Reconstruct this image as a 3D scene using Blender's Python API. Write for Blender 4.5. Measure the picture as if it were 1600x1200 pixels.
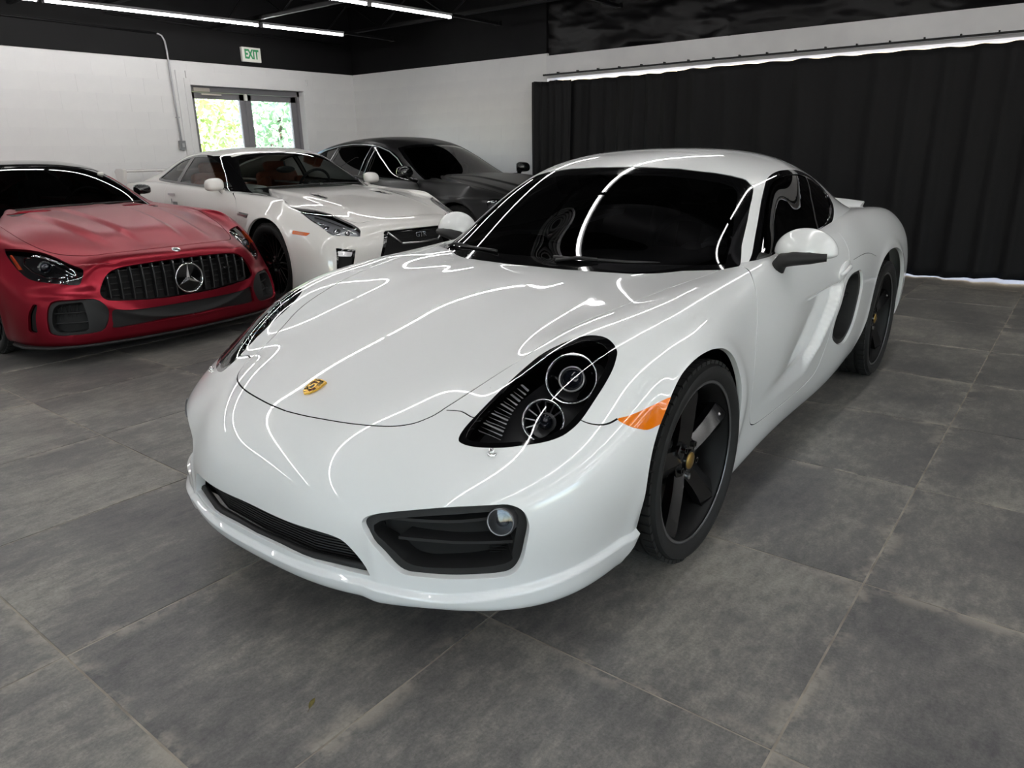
import bpy, bmesh, math, random
import numpy as np
from mathutils import Vector, Matrix

for _o in list(bpy.data.objects):
    bpy.data.objects.remove(_o, do_unlink=True)
SC = bpy.context.scene
COL = SC.collection
PI = math.pi
random.seed(7)

# ------------------------------------------------------------------ camera
cam_d = bpy.data.cameras.new('camera')
cam = bpy.data.objects.new('camera', cam_d)
COL.objects.link(cam)
cam_d.sensor_fit = 'HORIZONTAL'
cam_d.sensor_width = 36.0
cam_d.lens = 36.0 * 1136.4248682643636 / 1600.0
cam_d.clip_start = 0.05
cam_d.clip_end = 200
_yaw, _pitch, _roll = math.radians(38.09493125), math.radians(-17.7648797), math.radians(-1.02433325)
_f = Vector((-math.sin(_yaw) * math.cos(_pitch), math.cos(_yaw) * math.cos(_pitch), math.sin(_pitch)))
_r = Vector((math.cos(_yaw), math.sin(_yaw), 0))
_u = _r.cross(_f)
_r2 = _r * math.cos(_roll) + _u * math.sin(_roll)
_u2 = _u * math.cos(_roll) - _r * math.sin(_roll)
cam.matrix_world = Matrix(((_r2.x, _u2.x, -_f.x, 0.34972), (_r2.y, _u2.y, -_f.y, -1.35571),
                           (_r2.z, _u2.z, -_f.z, 1.27325), (0, 0, 0, 1)))
SC.camera = cam

# ------------------------------------------------------------------ world, sun, exposure
SC.view_settings.view_transform = 'Standard'
SC.view_settings.look = 'None'
SC.view_settings.gamma = 1.0
SC.view_settings.use_curve_mapping = False
SC.view_settings.exposure = 0.22
SC.cycles.use_denoising = True
SC.cycles.max_bounces = 8
SC.cycles.transparent_max_bounces = 12
SC.cycles.sample_clamp_indirect = 6.0
LAMP_STRENGTH = 34.0      # the LED tubes
SKY_STRENGTH = 1.6

world = bpy.data.worlds.new('sky')
SC.world = world
world.use_nodes = True
_nt = world.node_tree
_nt.nodes.clear()
_wo = _nt.nodes.new('ShaderNodeOutputWorld')
_bg = _nt.nodes.new('ShaderNodeBackground')
_sky = _nt.nodes.new('ShaderNodeTexSky')
_sky.sky_type = 'NISHITA'
_sky.sun_disc = False
_sky.sun_elevation = math.radians(50)
_sky.sun_rotation = math.radians(200)
_bg.inputs[1].default_value = SKY_STRENGTH
_nt.links.new(_sky.outputs[0], _bg.inputs[0])
_nt.links.new(_bg.outputs[0], _wo.inputs[0])
sun_d = bpy.data.lights.new('sun', 'SUN')
sun_d.energy = 20.0
sun_d.angle = math.radians(.6)
sun_d.color = (1.0, .96, .90)
sun = bpy.data.objects.new('sun', sun_d)
COL.objects.link(sun)
sun.rotation_euler = Vector((-.55, .45, -.75)).to_track_quat('-Z', 'Y').to_euler()
# ------------------------------------------------------------------ materials
def srgb(r, g, b):
    f = lambda c: (c / 12.92) if c <= 0.04045 else ((c + 0.055) / 1.055) ** 2.4
    return (f(r / 255), f(g / 255), f(b / 255), 1.0)

def mat(name, col, rough=0.5, metal=0.0, coat=0.0, spec=0.5, coat_rough=0.02):
    m = bpy.data.materials.new(name)
    m.use_nodes = True
    p = m.node_tree.nodes['Principled BSDF']
    p.inputs['Base Color'].default_value = col
    p.inputs['Roughness'].default_value = rough
    p.inputs['Metallic'].default_value = metal
    p.inputs['Coat Weight'].default_value = coat
    p.inputs['Coat Roughness'].default_value = coat_rough
    p.inputs['Specular IOR Level'].default_value = spec
    return m

def bsdf(m):
    return m.node_tree.nodes['Principled BSDF']

def emit(name, col, s):
    m = bpy.data.materials.new(name)
    m.use_nodes = True
    nt = m.node_tree
    nt.nodes.clear()
    o = nt.nodes.new('ShaderNodeOutputMaterial')
    e = nt.nodes.new('ShaderNodeEmission')
    e.inputs[0].default_value = col
    e.inputs[1].default_value = s
    nt.links.new(e.outputs[0], o.inputs[0])
    return m

def glass(name, tint, rough=0.0, ior=1.5):
    """a tinted pane: what passes is multiplied by tint, the rest reflects by Fresnel"""
    m = bpy.data.materials.new(name)
    m.use_nodes = True
    nt = m.node_tree
    nt.nodes.clear()
    o = nt.nodes.new('ShaderNodeOutputMaterial')
    t = nt.nodes.new('ShaderNodeBsdfTransparent')
    t.inputs[0].default_value = tint
    g = nt.nodes.new('ShaderNodeBsdfGlossy')
    g.inputs['Roughness'].default_value = rough
    fr = nt.nodes.new('ShaderNodeFresnel')
    fr.inputs[0].default_value = ior
    mx = nt.nodes.new('ShaderNodeMixShader')
    nt.links.new(fr.outputs[0], mx.inputs[0])
    nt.links.new(t.outputs[0], mx.inputs[1])
    nt.links.new(g.outputs[0], mx.inputs[2])
    nt.links.new(mx.outputs[0], o.inputs[0])
    return m

def add_noise(m, c1, c2, scale=20, detail=6, rough_lo=None, rough_hi=None, bump=0.0, stretch=None):
    nt = m.node_tree
    p = bsdf(m)
    tc = nt.nodes.new('ShaderNodeTexCoord')
    n = nt.nodes.new('ShaderNodeTexNoise')
    n.inputs['Scale'].default_value = scale
    n.inputs['Detail'].default_value = detail
    src = tc.outputs['Object']
    if stretch:
        mp = nt.nodes.new('ShaderNodeMapping')
        mp.inputs['Scale'].default_value = stretch
        nt.links.new(src, mp.inputs[0])
        src = mp.outputs[0]
    nt.links.new(src, n.inputs['Vector'])
    r = nt.nodes.new('ShaderNodeValToRGB')
    r.color_ramp.elements[0].color = c1
    r.color_ramp.elements[0].position = 0.3
    r.color_ramp.elements[1].color = c2
    r.color_ramp.elements[1].position = 0.7
    nt.links.new(n.outputs[0], r.inputs[0])
    nt.links.new(r.outputs[0], p.inputs['Base Color'])
    if rough_lo is not None:
        mr = nt.nodes.new('ShaderNodeMapRange')
        mr.inputs[3].default_value = rough_lo
        mr.inputs[4].default_value = rough_hi
        nt.links.new(n.outputs[0], mr.inputs[0])
        nt.links.new(mr.outputs[0], p.inputs['Roughness'])
    if bump:
        b = nt.nodes.new('ShaderNodeBump')
        b.inputs['Strength'].default_value = bump
        b.inputs['Distance'].default_value = 0.01
        nt.links.new(n.outputs[0], b.inputs['Height'])
        nt.links.new(b.outputs[0], p.inputs['Normal'])
    return m

M = {}
M['white_paint'] = mat('white_paint', (0.75, 0.76, 0.76, 1), 0.32, coat=1.0, coat_rough=0.015)
M['pearl_paint'] = mat('pearl_paint', (0.74, 0.72, 0.69, 1), 0.35, coat=1.0, coat_rough=0.02)
M['red_paint'] = mat('red_satin_paint', srgb(140, 22, 40), 0.33, metal=0.85, coat=0.14, coat_rough=0.22)
M['black_satin'] = mat('black_satin_paint', srgb(11, 11, 12), 0.38, coat=0.12, coat_rough=0.15, spec=.28)
M['gloss_black'] = mat('gloss_black', srgb(8, 8, 9), 0.06, coat=0.6)
M['trim_black'] = mat('trim_black', srgb(20, 20, 21), 0.45)
M['dark_plastic'] = add_noise(mat('dark_plastic', srgb(16, 16, 17), 0.6), srgb(13, 13, 14), srgb(19, 19, 20), 400, 2, bump=0.05)
M['dark_inside'] = mat('dark_inside', srgb(9, 9, 10), 0.8)
M['gap'] = mat('panel_gap', srgb(14, 13, 14), 0.9, spec=0.1)
M['rubber'] = add_noise(mat('tyre_rubber', srgb(15, 15, 16), 0.7), srgb(13, 13, 13), srgb(20, 20, 20), 30, 5, bump=0.05)
M['wheel_black'] = mat('wheel_gloss_black', srgb(6, 6, 7), 0.22, coat=0.3, coat_rough=0.08)
M['wheel_barrel'] = mat('wheel_barrel', srgb(9, 9, 10), 0.55, spec=.25)
M['wheel_satin'] = mat('wheel_satin_black', srgb(22, 22, 23), 0.32, metal=0.4)
M['silver_line'] = mat('rim_edge_silver', srgb(120, 120, 122), 0.3, metal=0.8)
M['chrome'] = mat('chrome', (0.85, 0.85, 0.86, 1), 0.08, metal=1.0)
M['chrome_dull'] = mat('brushed_silver', (0.55, 0.55, 0.56, 1), 0.3, metal=1.0)
M['disc'] = mat('brake_disc', srgb(70, 68, 66), 0.4, metal=1.0)
M['caliper_red'] = mat('caliper_red', srgb(150, 14, 20), 0.3, coat=0.4)
M['amber'] = mat('amber_lens', srgb(232, 120, 12), 0.12, coat=0.6)
M['gold'] = mat('gold', srgb(212, 168, 74), 0.25, metal=0.85)
M['gold_dull'] = mat('gold_dull', srgb(150, 122, 66), 0.35, metal=.7)
M['crest_red'] = mat('crest_red', srgb(110, 24, 24), 0.3)
M['crest_black'] = mat('crest_black', srgb(14, 14, 14), 0.3)
M['tint_dark'] = glass('tinted_glass_dark', (0.11, 0.115, 0.12, 1))
M['tint_side'] = glass('tinted_glass_side', (0.012, 0.012, 0.013, 1))
M['tint_mid'] = glass('tinted_glass_mid', (0.22, 0.23, 0.23, 1))
M['tint_light'] = glass('glass_light', (0.72, 0.78, 0.77, 1))
M['lens'] = glass('lamp_lens', (0.93, 0.94, 0.95, 1))
M['projector'] = mat('projector_glass', srgb(30, 34, 42), 0.03, coat=1.0)
M['clear_plastic'] = mat('clear_plastic', (.66, .67, .69, 1), .2, coat=.5)
M['fog_grey'] = mat('fog_grey', srgb(120, 121, 124), .3, metal=.6)
M['slat_grey'] = mat('slat_grey', srgb(32, 32, 33), .45)
M['lamp_black'] = mat('lamp_housing', srgb(38, 38, 40), 0.3)
M['tan'] = add_noise(mat('tan_leather', srgb(150, 78, 45), 0.45), srgb(140, 70, 40), srgb(160, 86, 50), 60, 4, bump=0.04)
M['seat_black'] = mat('black_leather', srgb(20, 20, 21), 0.5)
# ------------------------------------------------------------------ mesh kit
CAR = [False]     # cars are drawn with x running rearwards; when set, meshes are turned to x forwards as they are built
def tag(o, label=None, cat=None, group=None, kind=None):
    if label: o['label'] = label
    if cat: o['category'] = cat
    if group: o['group'] = group
    if kind: o['kind'] = kind
    return o

def empty(name, loc=(0, 0, 0), rz=0.0):
    o = bpy.data.objects.new(name, None)
    o.empty_display_size = 0.1
    o.location = loc
    o.rotation_euler = (0, 0, rz)
    COL.objects.link(o)
    return o

def put(name, me, material, parent=None):
    if material is not None:
        me.materials.append(material)
    o = bpy.data.objects.new(name, me)
    COL.objects.link(o)
    if parent is not None:
        o.parent = parent
    return o

def npmesh(name, V, F, N=None, smooth=True):
    """F: (n,3) int array, V: (m,3)"""
    me = bpy.data.meshes.new(name)
    V = np.ascontiguousarray(V, dtype=np.float32)
    F = np.ascontiguousarray(F, dtype=np.int32)
    k = F.shape[1]
    me.vertices.add(len(V))
    me.vertices.foreach_set('co', V.ravel())
    me.loops.add(F.size)
    me.loops.foreach_set('vertex_index', F.ravel())
    me.polygons.add(len(F))
    me.polygons.foreach_set('loop_start', np.arange(0, F.size, k, dtype=np.int32))
    me.polygons.foreach_set('use_smooth', np.full(len(F), smooth))
    me.update(calc_edges=True)
    me.validate()
    if N is not None and smooth:
        N = N / np.maximum(np.linalg.norm(N, axis=1, keepdims=True), 1e-9)
        me.normals_split_custom_set_from_vertices(N.astype(np.float32))
    return me

class MB:
    """collects simple shapes, builds them as ONE mesh object"""
    def __init__(self):
        self.bm = bmesh.new()

    def box(self, c, s, rz=0.0, rot=None, bev=0.0):
        r = bmesh.ops.create_cube(self.bm, size=1.0)
        vs = r['verts']
        bmesh.ops.scale(self.bm, vec=s, verts=vs)
        if bev > 0:
            es = list({e for v in vs for e in v.link_edges})
            rb = bmesh.ops.bevel(self.bm, geom=es, offset=bev, segments=2, profile=0.7, affect='EDGES')
            vs = list({v for f in rb['faces'] for v in f.verts} | {v for v in vs if v.is_valid})
        if rot is not None:
            bmesh.ops.rotate(self.bm, matrix=rot, verts=vs)
        if rz:
            bmesh.ops.rotate(self.bm, matrix=Matrix.Rotation(rz, 3, 'Z'), verts=vs)
        bmesh.ops.translate(self.bm, vec=c, verts=vs)
        return self

    def tube(self, pts, r, n=10, caps=True, flat=None):
        """round tube along pts; r number or list; flat=(a,b) scales across"""
        pts = [Vector(p) for p in pts]
        rings = []
        prev = None
        for i, p in enumerate(pts):
            a = pts[max(i - 1, 0)]
            b = pts[min(i + 1, len(pts) - 1)]
            t = (b - a).normalized()
            if prev is None:
                ref = Vector((0, 0, 1)) if abs(t.z) < 0.9 else Vector((1, 0, 0))
                nx = t.cross(ref).normalized()
            else:
                nx = (prev - t * prev.dot(t)).normalized()
            prev = nx
            ny = t.cross(nx)
            rr = r[i] if isinstance(r, (list, tuple)) else r
            fa, fb = flat or (1, 1)
            rings.append([self.bm.verts.new(p + nx * (math.cos(2 * PI * k / n) * rr * fa) + ny * (math.sin(2 * PI * k / n) * rr * fb)) for k in range(n)])
        for A, B in zip(rings[:-1], rings[1:]):
            for k in range(n):
                self.bm.faces.new((A[k], A[(k + 1) % n], B[(k + 1) % n], B[k]))
        if caps:
            self.bm.faces.new(rings[0][::-1])
            self.bm.faces.new(rings[-1])
        return self

    def lathe(self, prof, n=48, axis='Y', c=(0, 0, 0), closed=False):
        """prof: list of (radius, axial)"""
        c = Vector(c)
        rings = []
        for (r, a) in prof:
            ring = []
            for k in range(n):
                t = 2 * PI * k / n
                if axis == 'Y':
                    p = Vector((math.cos(t) * r, a, math.sin(t) * r))
                elif axis == 'Z':
                    p = Vector((math.cos(t) * r, math.sin(t) * r, a))
                else:
                    p = Vector((a, math.cos(t) * r, math.sin(t) * r))
                ring.append(self.bm.verts.new(p + c))
            rings.append(ring)
        pr = list(zip(rings[:-1], rings[1:]))
        if closed:
            pr.append((rings[-1], rings[0]))
        for A, B in pr:
            for k in range(n):
                self.bm.faces.new((A[k], A[(k + 1) % n], B[(k + 1) % n], B[k]))
        return self

    def prism(self, poly, z0, z1, axis='Z'):
        """extruded polygon; poly in the two axes left over, in order"""
        def P(a, b, h):
            return {'Z': (a, b, h), 'Y': (a, h, b), 'X': (h, a, b)}[axis]
        A = [self.bm.verts.new(P(a, b, z0)) for a, b in poly]
        B = [self.bm.verts.new(P(a, b, z1)) for a, b in poly]
        n = len(poly)
        self.bm.faces.new(A[::-1])
        self.bm.faces.new(B)
        for k in range(n):
            self.bm.faces.new((A[k], A[(k + 1) % n], B[(k + 1) % n], B[k]))
        return self

    def grid(self, P):
        """P: rows of points"""
        vs = [[self.bm.verts.new(p) for p in row] for row in P]
        for i in range(len(vs) - 1):
            for j in range(len(vs[0]) - 1):
                self.bm.faces.new((vs[i][j], vs[i][j + 1], vs[i + 1][j + 1], vs[i + 1][j]))
        return self

    def face(self, pts):
        self.bm.faces.new([self.bm.verts.new(p) for p in pts])
        return self

    def ball(self, c, s, rot=None, seg=20, ring=12):
        r = bmesh.ops.create_uvsphere(self.bm, u_segments=seg, v_segments=ring, radius=1.0)
        vs = r['verts']
        bmesh.ops.scale(self.bm, vec=s if not isinstance(s, (int, float)) else (s, s, s), verts=vs)
        if rot is not None:
            bmesh.ops.rotate(self.bm, matrix=rot, verts=vs)
        bmesh.ops.translate(self.bm, vec=c, verts=vs)
        return self

    def mesh(self, name, smooth=False, angle=None):
        if CAR[0]:
            bmesh.ops.scale(self.bm, vec=(-1, 1, 1), verts=self.bm.verts)
        bmesh.ops.recalc_face_normals(self.bm, faces=self.bm.faces)
        me = bpy.data.meshes.new(name)
        self.bm.to_mesh(me)
        self.bm.free()
        if smooth or angle:
            for p in me.polygons:
                p.use_smooth = True
            if angle:
                me.set_sharp_from_angle(angle=math.radians(angle))
        return me

    def build(self, name, material, parent=None, smooth=False, angle=None):
        return put(name, self.mesh(name, smooth, angle), material, parent)

# ---- B-spline surfaces
def _bs(t):
    return np.stack([(1 - t) ** 3, 3 * t ** 3 - 6 * t ** 2 + 4, -3 * t ** 3 + 3 * t ** 2 + 3 * t + 1, t ** 3], -1) / 6

def _basis(n, per, start='free', end='free'):
    """matrix (samples x n) of a uniform cubic B-spline through phantom ends.
    per: samples per span. Returns matrix acting on the n control points; mirror ends are handled by the caller"""
    m = n + 2
    E = np.zeros((m, n))
    E[1:-1] = np.eye(n)
    E[0, 0], E[0, 1] = 2, -1
    E[-1, -1], E[-1, -2] = 2, -1
    us = np.linspace(0, n - 1, (n - 1) * per + 1)
    i = np.minimum(us.astype(int), n - 2)
    W = _bs(us - i)
    B = np.zeros((len(us), m))
    for k in range(4):
        B[np.arange(len(us)), i + k] += W[:, k]
    return B @ E, us

def bsurf(net, per_s, per_v, iters=2, mirror0=True, mirror1=False, mirror_v0=False):
    """net [S,R,3] -> grid verts [A,B,3], normals, params. mirror0: first station lies on y=0 and continues mirrored"""
    net = np.array(net, float)
    S, R, _ = net.shape
    flip = np.array([1, -1, 1.0])
    def ext(C):
        if mirror0: C = np.concatenate([C[1:2] * flip, C], 0)
        if mirror1: C = np.concatenate([C, C[-2:-1] * flip], 0)
        if mirror_v0: C = np.concatenate([C[:, 1:2] * flip, C], 1)
        return C
    def ev(C, ps, pv):
        X = ext(C)
        Bs, us = _basis(X.shape[0], ps)
        Bv, vs = _basis(X.shape[1], pv)
        G = np.einsum('ai,ijk,bj->abk', Bs, X, Bv)
        if mirror0: G, us = G[ps:], us[ps:] - 1
        if mirror1: G, us = G[:-ps], us[:-ps]
        if mirror_v0: G, vs = G[:, pv:], vs[pv:] - 1
        return G, us, vs
    C = net.copy()
    for _ in range(iters):
        C = C + (net - ev(C, 1, 1)[0])
        if mirror0: C[0, :, 1] = 0
    G, us, vs = ev(C, per_s, per_v)
    return G, us, vs

def grid_tris(A, B, flip=False):
    i, j = np.meshgrid(np.arange(A - 1), np.arange(B - 1), indexing='ij')
    a = (i * B + j).ravel(); b = a + 1; c = a + B; d = c + 1
    F = np.concatenate([np.stack([a, c, b], -1), np.stack([b, c, d], -1)])
    return F[:, ::-1] if flip else F

def vnormals(V, F):
    N = np.zeros_like(V)
    fn = np.cross(V[F[:, 1]] - V[F[:, 0]], V[F[:, 2]] - V[F[:, 0]])
    for k in range(3):
        np.add.at(N, F[:, k], fn)
    return N / np.maximum(np.linalg.norm(N, axis=1, keepdims=True), 1e-12)

class Soup:
    """triangle piece with own normals"""
    def __init__(self, V, N, F):
        self.V, self.N, self.F = V, N, F

    def copy(self):
        return Soup(self.V.copy(), self.N.copy(), self.F.copy())

    def clean(self):
        u, inv = np.unique(self.F, return_inverse=True)
        return Soup(self.V[u], self.N[u], inv.reshape(self.F.shape))

    def split(self, fld):
        """returns (inside fld<0, outside)"""
        V, N, F = self.V, self.N, self.F
        d = np.array(fld(V), float)
        d[np.abs(d) < 1e-7] = 1e-7
        neg = d < 0
        cnt = neg[F].sum(1)
        ins, out = [F[cnt == 3]], [F[cnt == 0]]
        newV, newN = [V], [N]
        mix = F[(cnt == 1) | (cnt == 2)]
        if len(mix):
            # rotate so the lone vertex is first
            ng = neg[mix]
            c = ng.sum(1)
            lone = np.where(c[:, None] == 1, ng, ~ng).argmax(1)
            idx = (lone[:, None] + np.arange(3)) % 3
            T = np.take_along_axis(mix, idx, 1)
            e = np.concatenate([T[:, [0, 1]], T[:, [0, 2]]])
            es = np.sort(e, 1)
            ue, inv = np.unique(es, axis=0, return_inverse=True)
            inv = inv.ravel()
            t = d[ue[:, 0]] / (d[ue[:, 0]] - d[ue[:, 1]])
            P = V[ue[:, 0]] + (V[ue[:, 1]] - V[ue[:, 0]]) * t[:, None]
            Q = N[ue[:, 0]] + (N[ue[:, 1]] - N[ue[:, 0]]) * t[:, None]
            newV.append(P); newN.append(Q)
            base = len(V)
            p = base + inv[:len(T)]; q = base + inv[len(T):]
            one = np.stack([T[:, 0], p, q], -1)
            two = np.concatenate([np.stack([p, T[:, 1], T[:, 2]], -1), np.stack([p, T[:, 2], q], -1)])
            l_in = neg[T[:, 0]]
            l2 = np.concatenate([l_in, l_in])
            ins += [one[l_in], two[~l2]]
            out += [one[~l_in], two[l2]]
        VV = np.concatenate(newV); NN = np.concatenate(newN)
        return Soup(VV, NN, np.concatenate(ins)).clean(), Soup(VV, NN, np.concatenate(out)).clean()

    def keep_out(self, fld): return self.split(fld)[1]
    def keep_in(self, fld): return self.split(fld)[0]

    def mirrored(self):
        f = np.array([1, -1, 1.0])
        return Soup(self.V * f, self.N * f, self.F[:, ::-1].copy())

    def both(self):
        """this half and its mirror image as one piece, welded at y=0"""
        m = self.mirrored()
        V = np.concatenate([self.V, m.V]); N = np.concatenate([self.N, m.N])
        F = np.concatenate([self.F, m.F + len(self.V)])
        mid = np.where(np.abs(self.V[:, 1]) < 1e-5)[0]
        mp = np.arange(len(V))
        mp[mid + len(self.V)] = mid
        N[mid, 1] = 0
        V[mid, 1] = 0
        return Soup(V, N, mp[F]).clean()

    def join(self, o):
        return Soup(np.concatenate([self.V, o.V]), np.concatenate([self.N, o.N]), np.concatenate([self.F, o.F + len(self.V)]))

    def weld(self):
        k = np.round(self.V * 1e6).astype(np.int64)
        _, first, inv = np.unique(k, axis=0, return_index=True, return_inverse=True)
        F = inv.ravel()[self.F]
        F = F[(F[:, 0] != F[:, 1]) & (F[:, 1] != F[:, 2]) & (F[:, 0] != F[:, 2])]
        return Soup(self.V[first], self.N[first], F).clean()

    def cut_gap(self, line, plane, w, *lim):
        """takes the band within w of an open line out of the piece: returns (band, rest)"""
        line = np.asarray(line, float)
        def reg(V):
            Q = V[:, AX[plane]]
            d0 = line[0] - line[1]; d0 /= np.linalg.norm(d0)
            d1 = line[-1] - line[-2]; d1 /= np.linalg.norm(d1)
            lo, hi = line.min(0) - .05, line.max(0) + .05
            q0, q1 = Q - line[0], Q - line[-1]
            r = np.maximum(np.minimum(q0 @ d0, .06 - np.linalg.norm(q0, axis=1)), np.minimum(q1 @ d1, .06 - np.linalg.norm(q1, axis=1)))
            r = np.maximum(r, np.maximum(lo - Q, Q - hi).max(1))
            for l in lim: r = np.maximum(r, l(V))
            return r
        ins, out = self.split(reg)
        sd = lambda V: sdist_line(V[:, AX[plane]], line)
        A, rest = ins.split(lambda V: sd(V) + w)
        band, B = rest.split(lambda V: sd(V) - w)
        return band, out.join(A).join(B).weld()

    def offset(self, d):
        n = self.N / np.linalg.norm(self.N, axis=1, keepdims=True)
        return Soup(self.V + n * d, self.N, self.F)

    def flange(self, depth=0.012, skip=None):
        """adds an inward return along every open edge"""
        F = self.F
        e = np.concatenate([F[:, [0, 1]], F[:, [1, 2]], F[:, [2, 0]]])
        key = np.sort(e, 1).astype(np.int64)
        k = key[:, 0] * (len(self.V) + 1) + key[:, 1]
        u, inv, c = np.unique(k, return_inverse=True, return_counts=True)
        b = e[c[inv.ravel()] == 1]
        if skip is not None and len(b):
            b = b[~(skip(self.V[b[:, 0]]) & skip(self.V[b[:, 1]]))]
        if not len(b):
            return self
        vs, inv = np.unique(b, return_inverse=True)
        bi = inv.reshape(b.shape)
        n = self.N[vs] / np.linalg.norm(self.N[vs], axis=1, keepdims=True)
        t = np.zeros_like(n)
        ev = self.V[b[:, 1]] - self.V[b[:, 0]]
        ev /= np.maximum(np.linalg.norm(ev, axis=1, keepdims=True), 1e-12)
        np.add.at(t, bi[:, 0], ev); np.add.at(t, bi[:, 1], ev)
        o = np.cross(t, n)
        o /= np.maximum(np.linalg.norm(o, axis=1, keepdims=True), 1e-9)
        P0 = self.V[vs]
        r = min(0.002, depth * 0.3)
        P1 = P0 - n * r + o * r * 0.2
        P2 = P0 - n * depth + o * r * 0.2
        m = len(vs); base = len(self.V)
        V = np.concatenate([self.V, P0, P1, P2])
        N = np.concatenate([self.N, n + o * 0.25, o + n * 0.1, o])
        A = base + bi[:, 0]; B = base + bi[:, 1]
        fs = []
        for lv in range(2):
            a, bb, c2, d2 = A + lv * m, B + lv * m, A + (lv + 1) * m, B + (lv + 1) * m
            fs += [np.stack([a, c2, bb], -1), np.stack([bb, c2, d2], -1)]
        return Soup(V, N, np.concatenate([self.F] + fs))

    def build(self, name, material, parent=None):
        if CAR[0]:
            f = np.array([-1, 1, 1.0])
            return put(name, npmesh(name, self.V * f, self.F[:, ::-1], self.N * f), material, parent)
        return put(name, npmesh(name, self.V, self.F, self.N), material, parent)

def surf_soup(net, ps, pv, iters=2, flip=False, dent=None, mirror0=True, mirror1=False, mirror_v0=False):
    G, us, vs = bsurf(net, ps, pv, iters, mirror0, mirror1, mirror_v0)
    A, B, _ = G.shape
    V = G.reshape(-1, 3)
    if mirror0: V[:B, 1] = 0
    if mirror_v0: V.reshape(A, B, 3)[:, 0, 1] = 0
    F = grid_tris(A, B, flip)
    if dent is not None:
        V = dent(V, vnormals(V, F))
    N = vnormals(V, F)
    return Soup(V, N, F)

# ---- fields
def catmull(pts, n=8, closed=True):
    P = np.array(pts, float)
    m = len(P)
    out = []
    rng = range(m) if closed else range(m - 1)
    for i in rng:
        if closed:
            a, b, c, d = P[(i - 1) % m], P[i], P[(i + 1) % m], P[(i + 2) % m]
        else:
            a, b, c, d = P[max(i - 1, 0)], P[i], P[i + 1], P[min(i + 2, m - 1)]
        for k in range(n):
            t = k / n
            out.append(0.5 * (2 * b + (c - a) * t + (2 * a - 5 * b + 4 * c - d) * t * t + (3 * b - a - 3 * c + d) * t ** 3))
    if not closed:
        out.append(P[-1])
    return np.array(out)

def sdf2(Q, poly):
    """signed distance (negative inside) of 2-D points to a closed polygon, exact near it"""
    poly = np.asarray(poly, float)
    lo, hi = poly.min(0) - 0.08, poly.max(0) + 0.08
    near = ((Q > lo) & (Q < hi)).all(1)
    out = np.full(len(Q), 1.0)
    c = np.clip(Q, lo, hi)
    out[~near] = 0.05 + np.linalg.norm(Q[~near] - c[~near], axis=1)
    q = Q[near]
    if len(q):
        A = poly; B = np.roll(poly, -1, 0)
        dm = np.full(len(q), 1e9)
        ins = np.zeros(len(q), bool)
        for a, b in zip(A, B):
            ab = b - a
            L = ab @ ab
            if L < 1e-14: continue
            t = np.clip((q - a) @ ab / L, 0, 1)
            dd = np.linalg.norm(q - a - t[:, None] * ab, axis=1)
            dm = np.minimum(dm, dd)
            cr = ((a[1] > q[:, 1]) != (b[1] > q[:, 1]))
            if abs(ab[1]) > 1e-12:
                xi = a[0] + (q[:, 1] - a[1]) * ab[0] / ab[1]
                ins ^= cr & (q[:, 0] < xi)
        out[near] = np.where(ins, -dm, dm)
    return out

def sdist_line(Q, line):
    """distance of 2-D points to an open polyline, signed by side"""
    dm = np.full(len(Q), 1e9); cm = np.zeros(len(Q)); sg = np.ones(len(Q))
    for a, b in zip(line[:-1], line[1:]):
        ab = b - a
        L = math.sqrt(max(ab @ ab, 1e-14))
        q = Q - a
        t = np.clip(q @ ab / L ** 2, 0, 1)
        dd = np.linalg.norm(q - t[:, None] * ab, axis=1)
        cr = (ab[0] * q[:, 1] - ab[1] * q[:, 0]) / L
        up = (dd < dm - 1e-9) | ((np.abs(dd - dm) < 1e-9) & (np.abs(cr) > np.abs(cm)))
        sg = np.where(up, np.where(cr >= 0, 1.0, -1.0), sg); cm = np.where(up, cr, cm); dm = np.minimum(dm, dd)
    return dm * sg

def dist_line(Q, line):
    """unsigned distance of 2-D points to an open polyline"""
    dm = np.full(len(Q), 1e9)
    line = np.asarray(line, float)
    for a, b in zip(line[:-1], line[1:]):
        ab = b - a
        L = max(ab @ ab, 1e-14)
        t = np.clip((Q - a) @ ab / L, 0, 1)
        dm = np.minimum(dm, np.linalg.norm(Q - a - t[:, None] * ab, axis=1))
    return dm

AX = {'xy': [0, 1], 'xz': [0, 2], 'yz': [1, 2]}

def F_poly(poly, plane, *lim, grow=0.0):
    """field of a polygon seen along an axis; lim: extra fields that must also be negative"""
    def f(V):
        d = sdf2(V[:, AX[plane]], poly) - grow
        for l in lim:
            d = np.maximum(d, l(V))
        return d
    return f

def F_gap(line, plane, w, *lim):
    def f(V):
        d = dist_line(V[:, AX[plane]], line) - w
        for l in lim:
            d = np.maximum(d, l(V))
        return d
    return f

def F_band(fld, w):
    return lambda V: np.abs(fld(V)) - w

def F_plane(axis, val, sign=1):
    """negative where sign*(coord-val) < 0"""
    k = 'xyz'.index(axis)
    return lambda V: sign * (V[:, k] - val)

def F_circ(cx, cz, r, ymin=0.5):
    return lambda V: np.maximum(np.hypot(V[:, 0] - cx, V[:, 2] - cz) - r, ymin - V[:, 1])

def basis_for(n):
    n = np.array(n, float); n /= np.linalg.norm(n)
    u = np.cross([0, 0, 1.0], n); u /= np.linalg.norm(u)
    v = np.cross(n, u)
    return u, v, n

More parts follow.
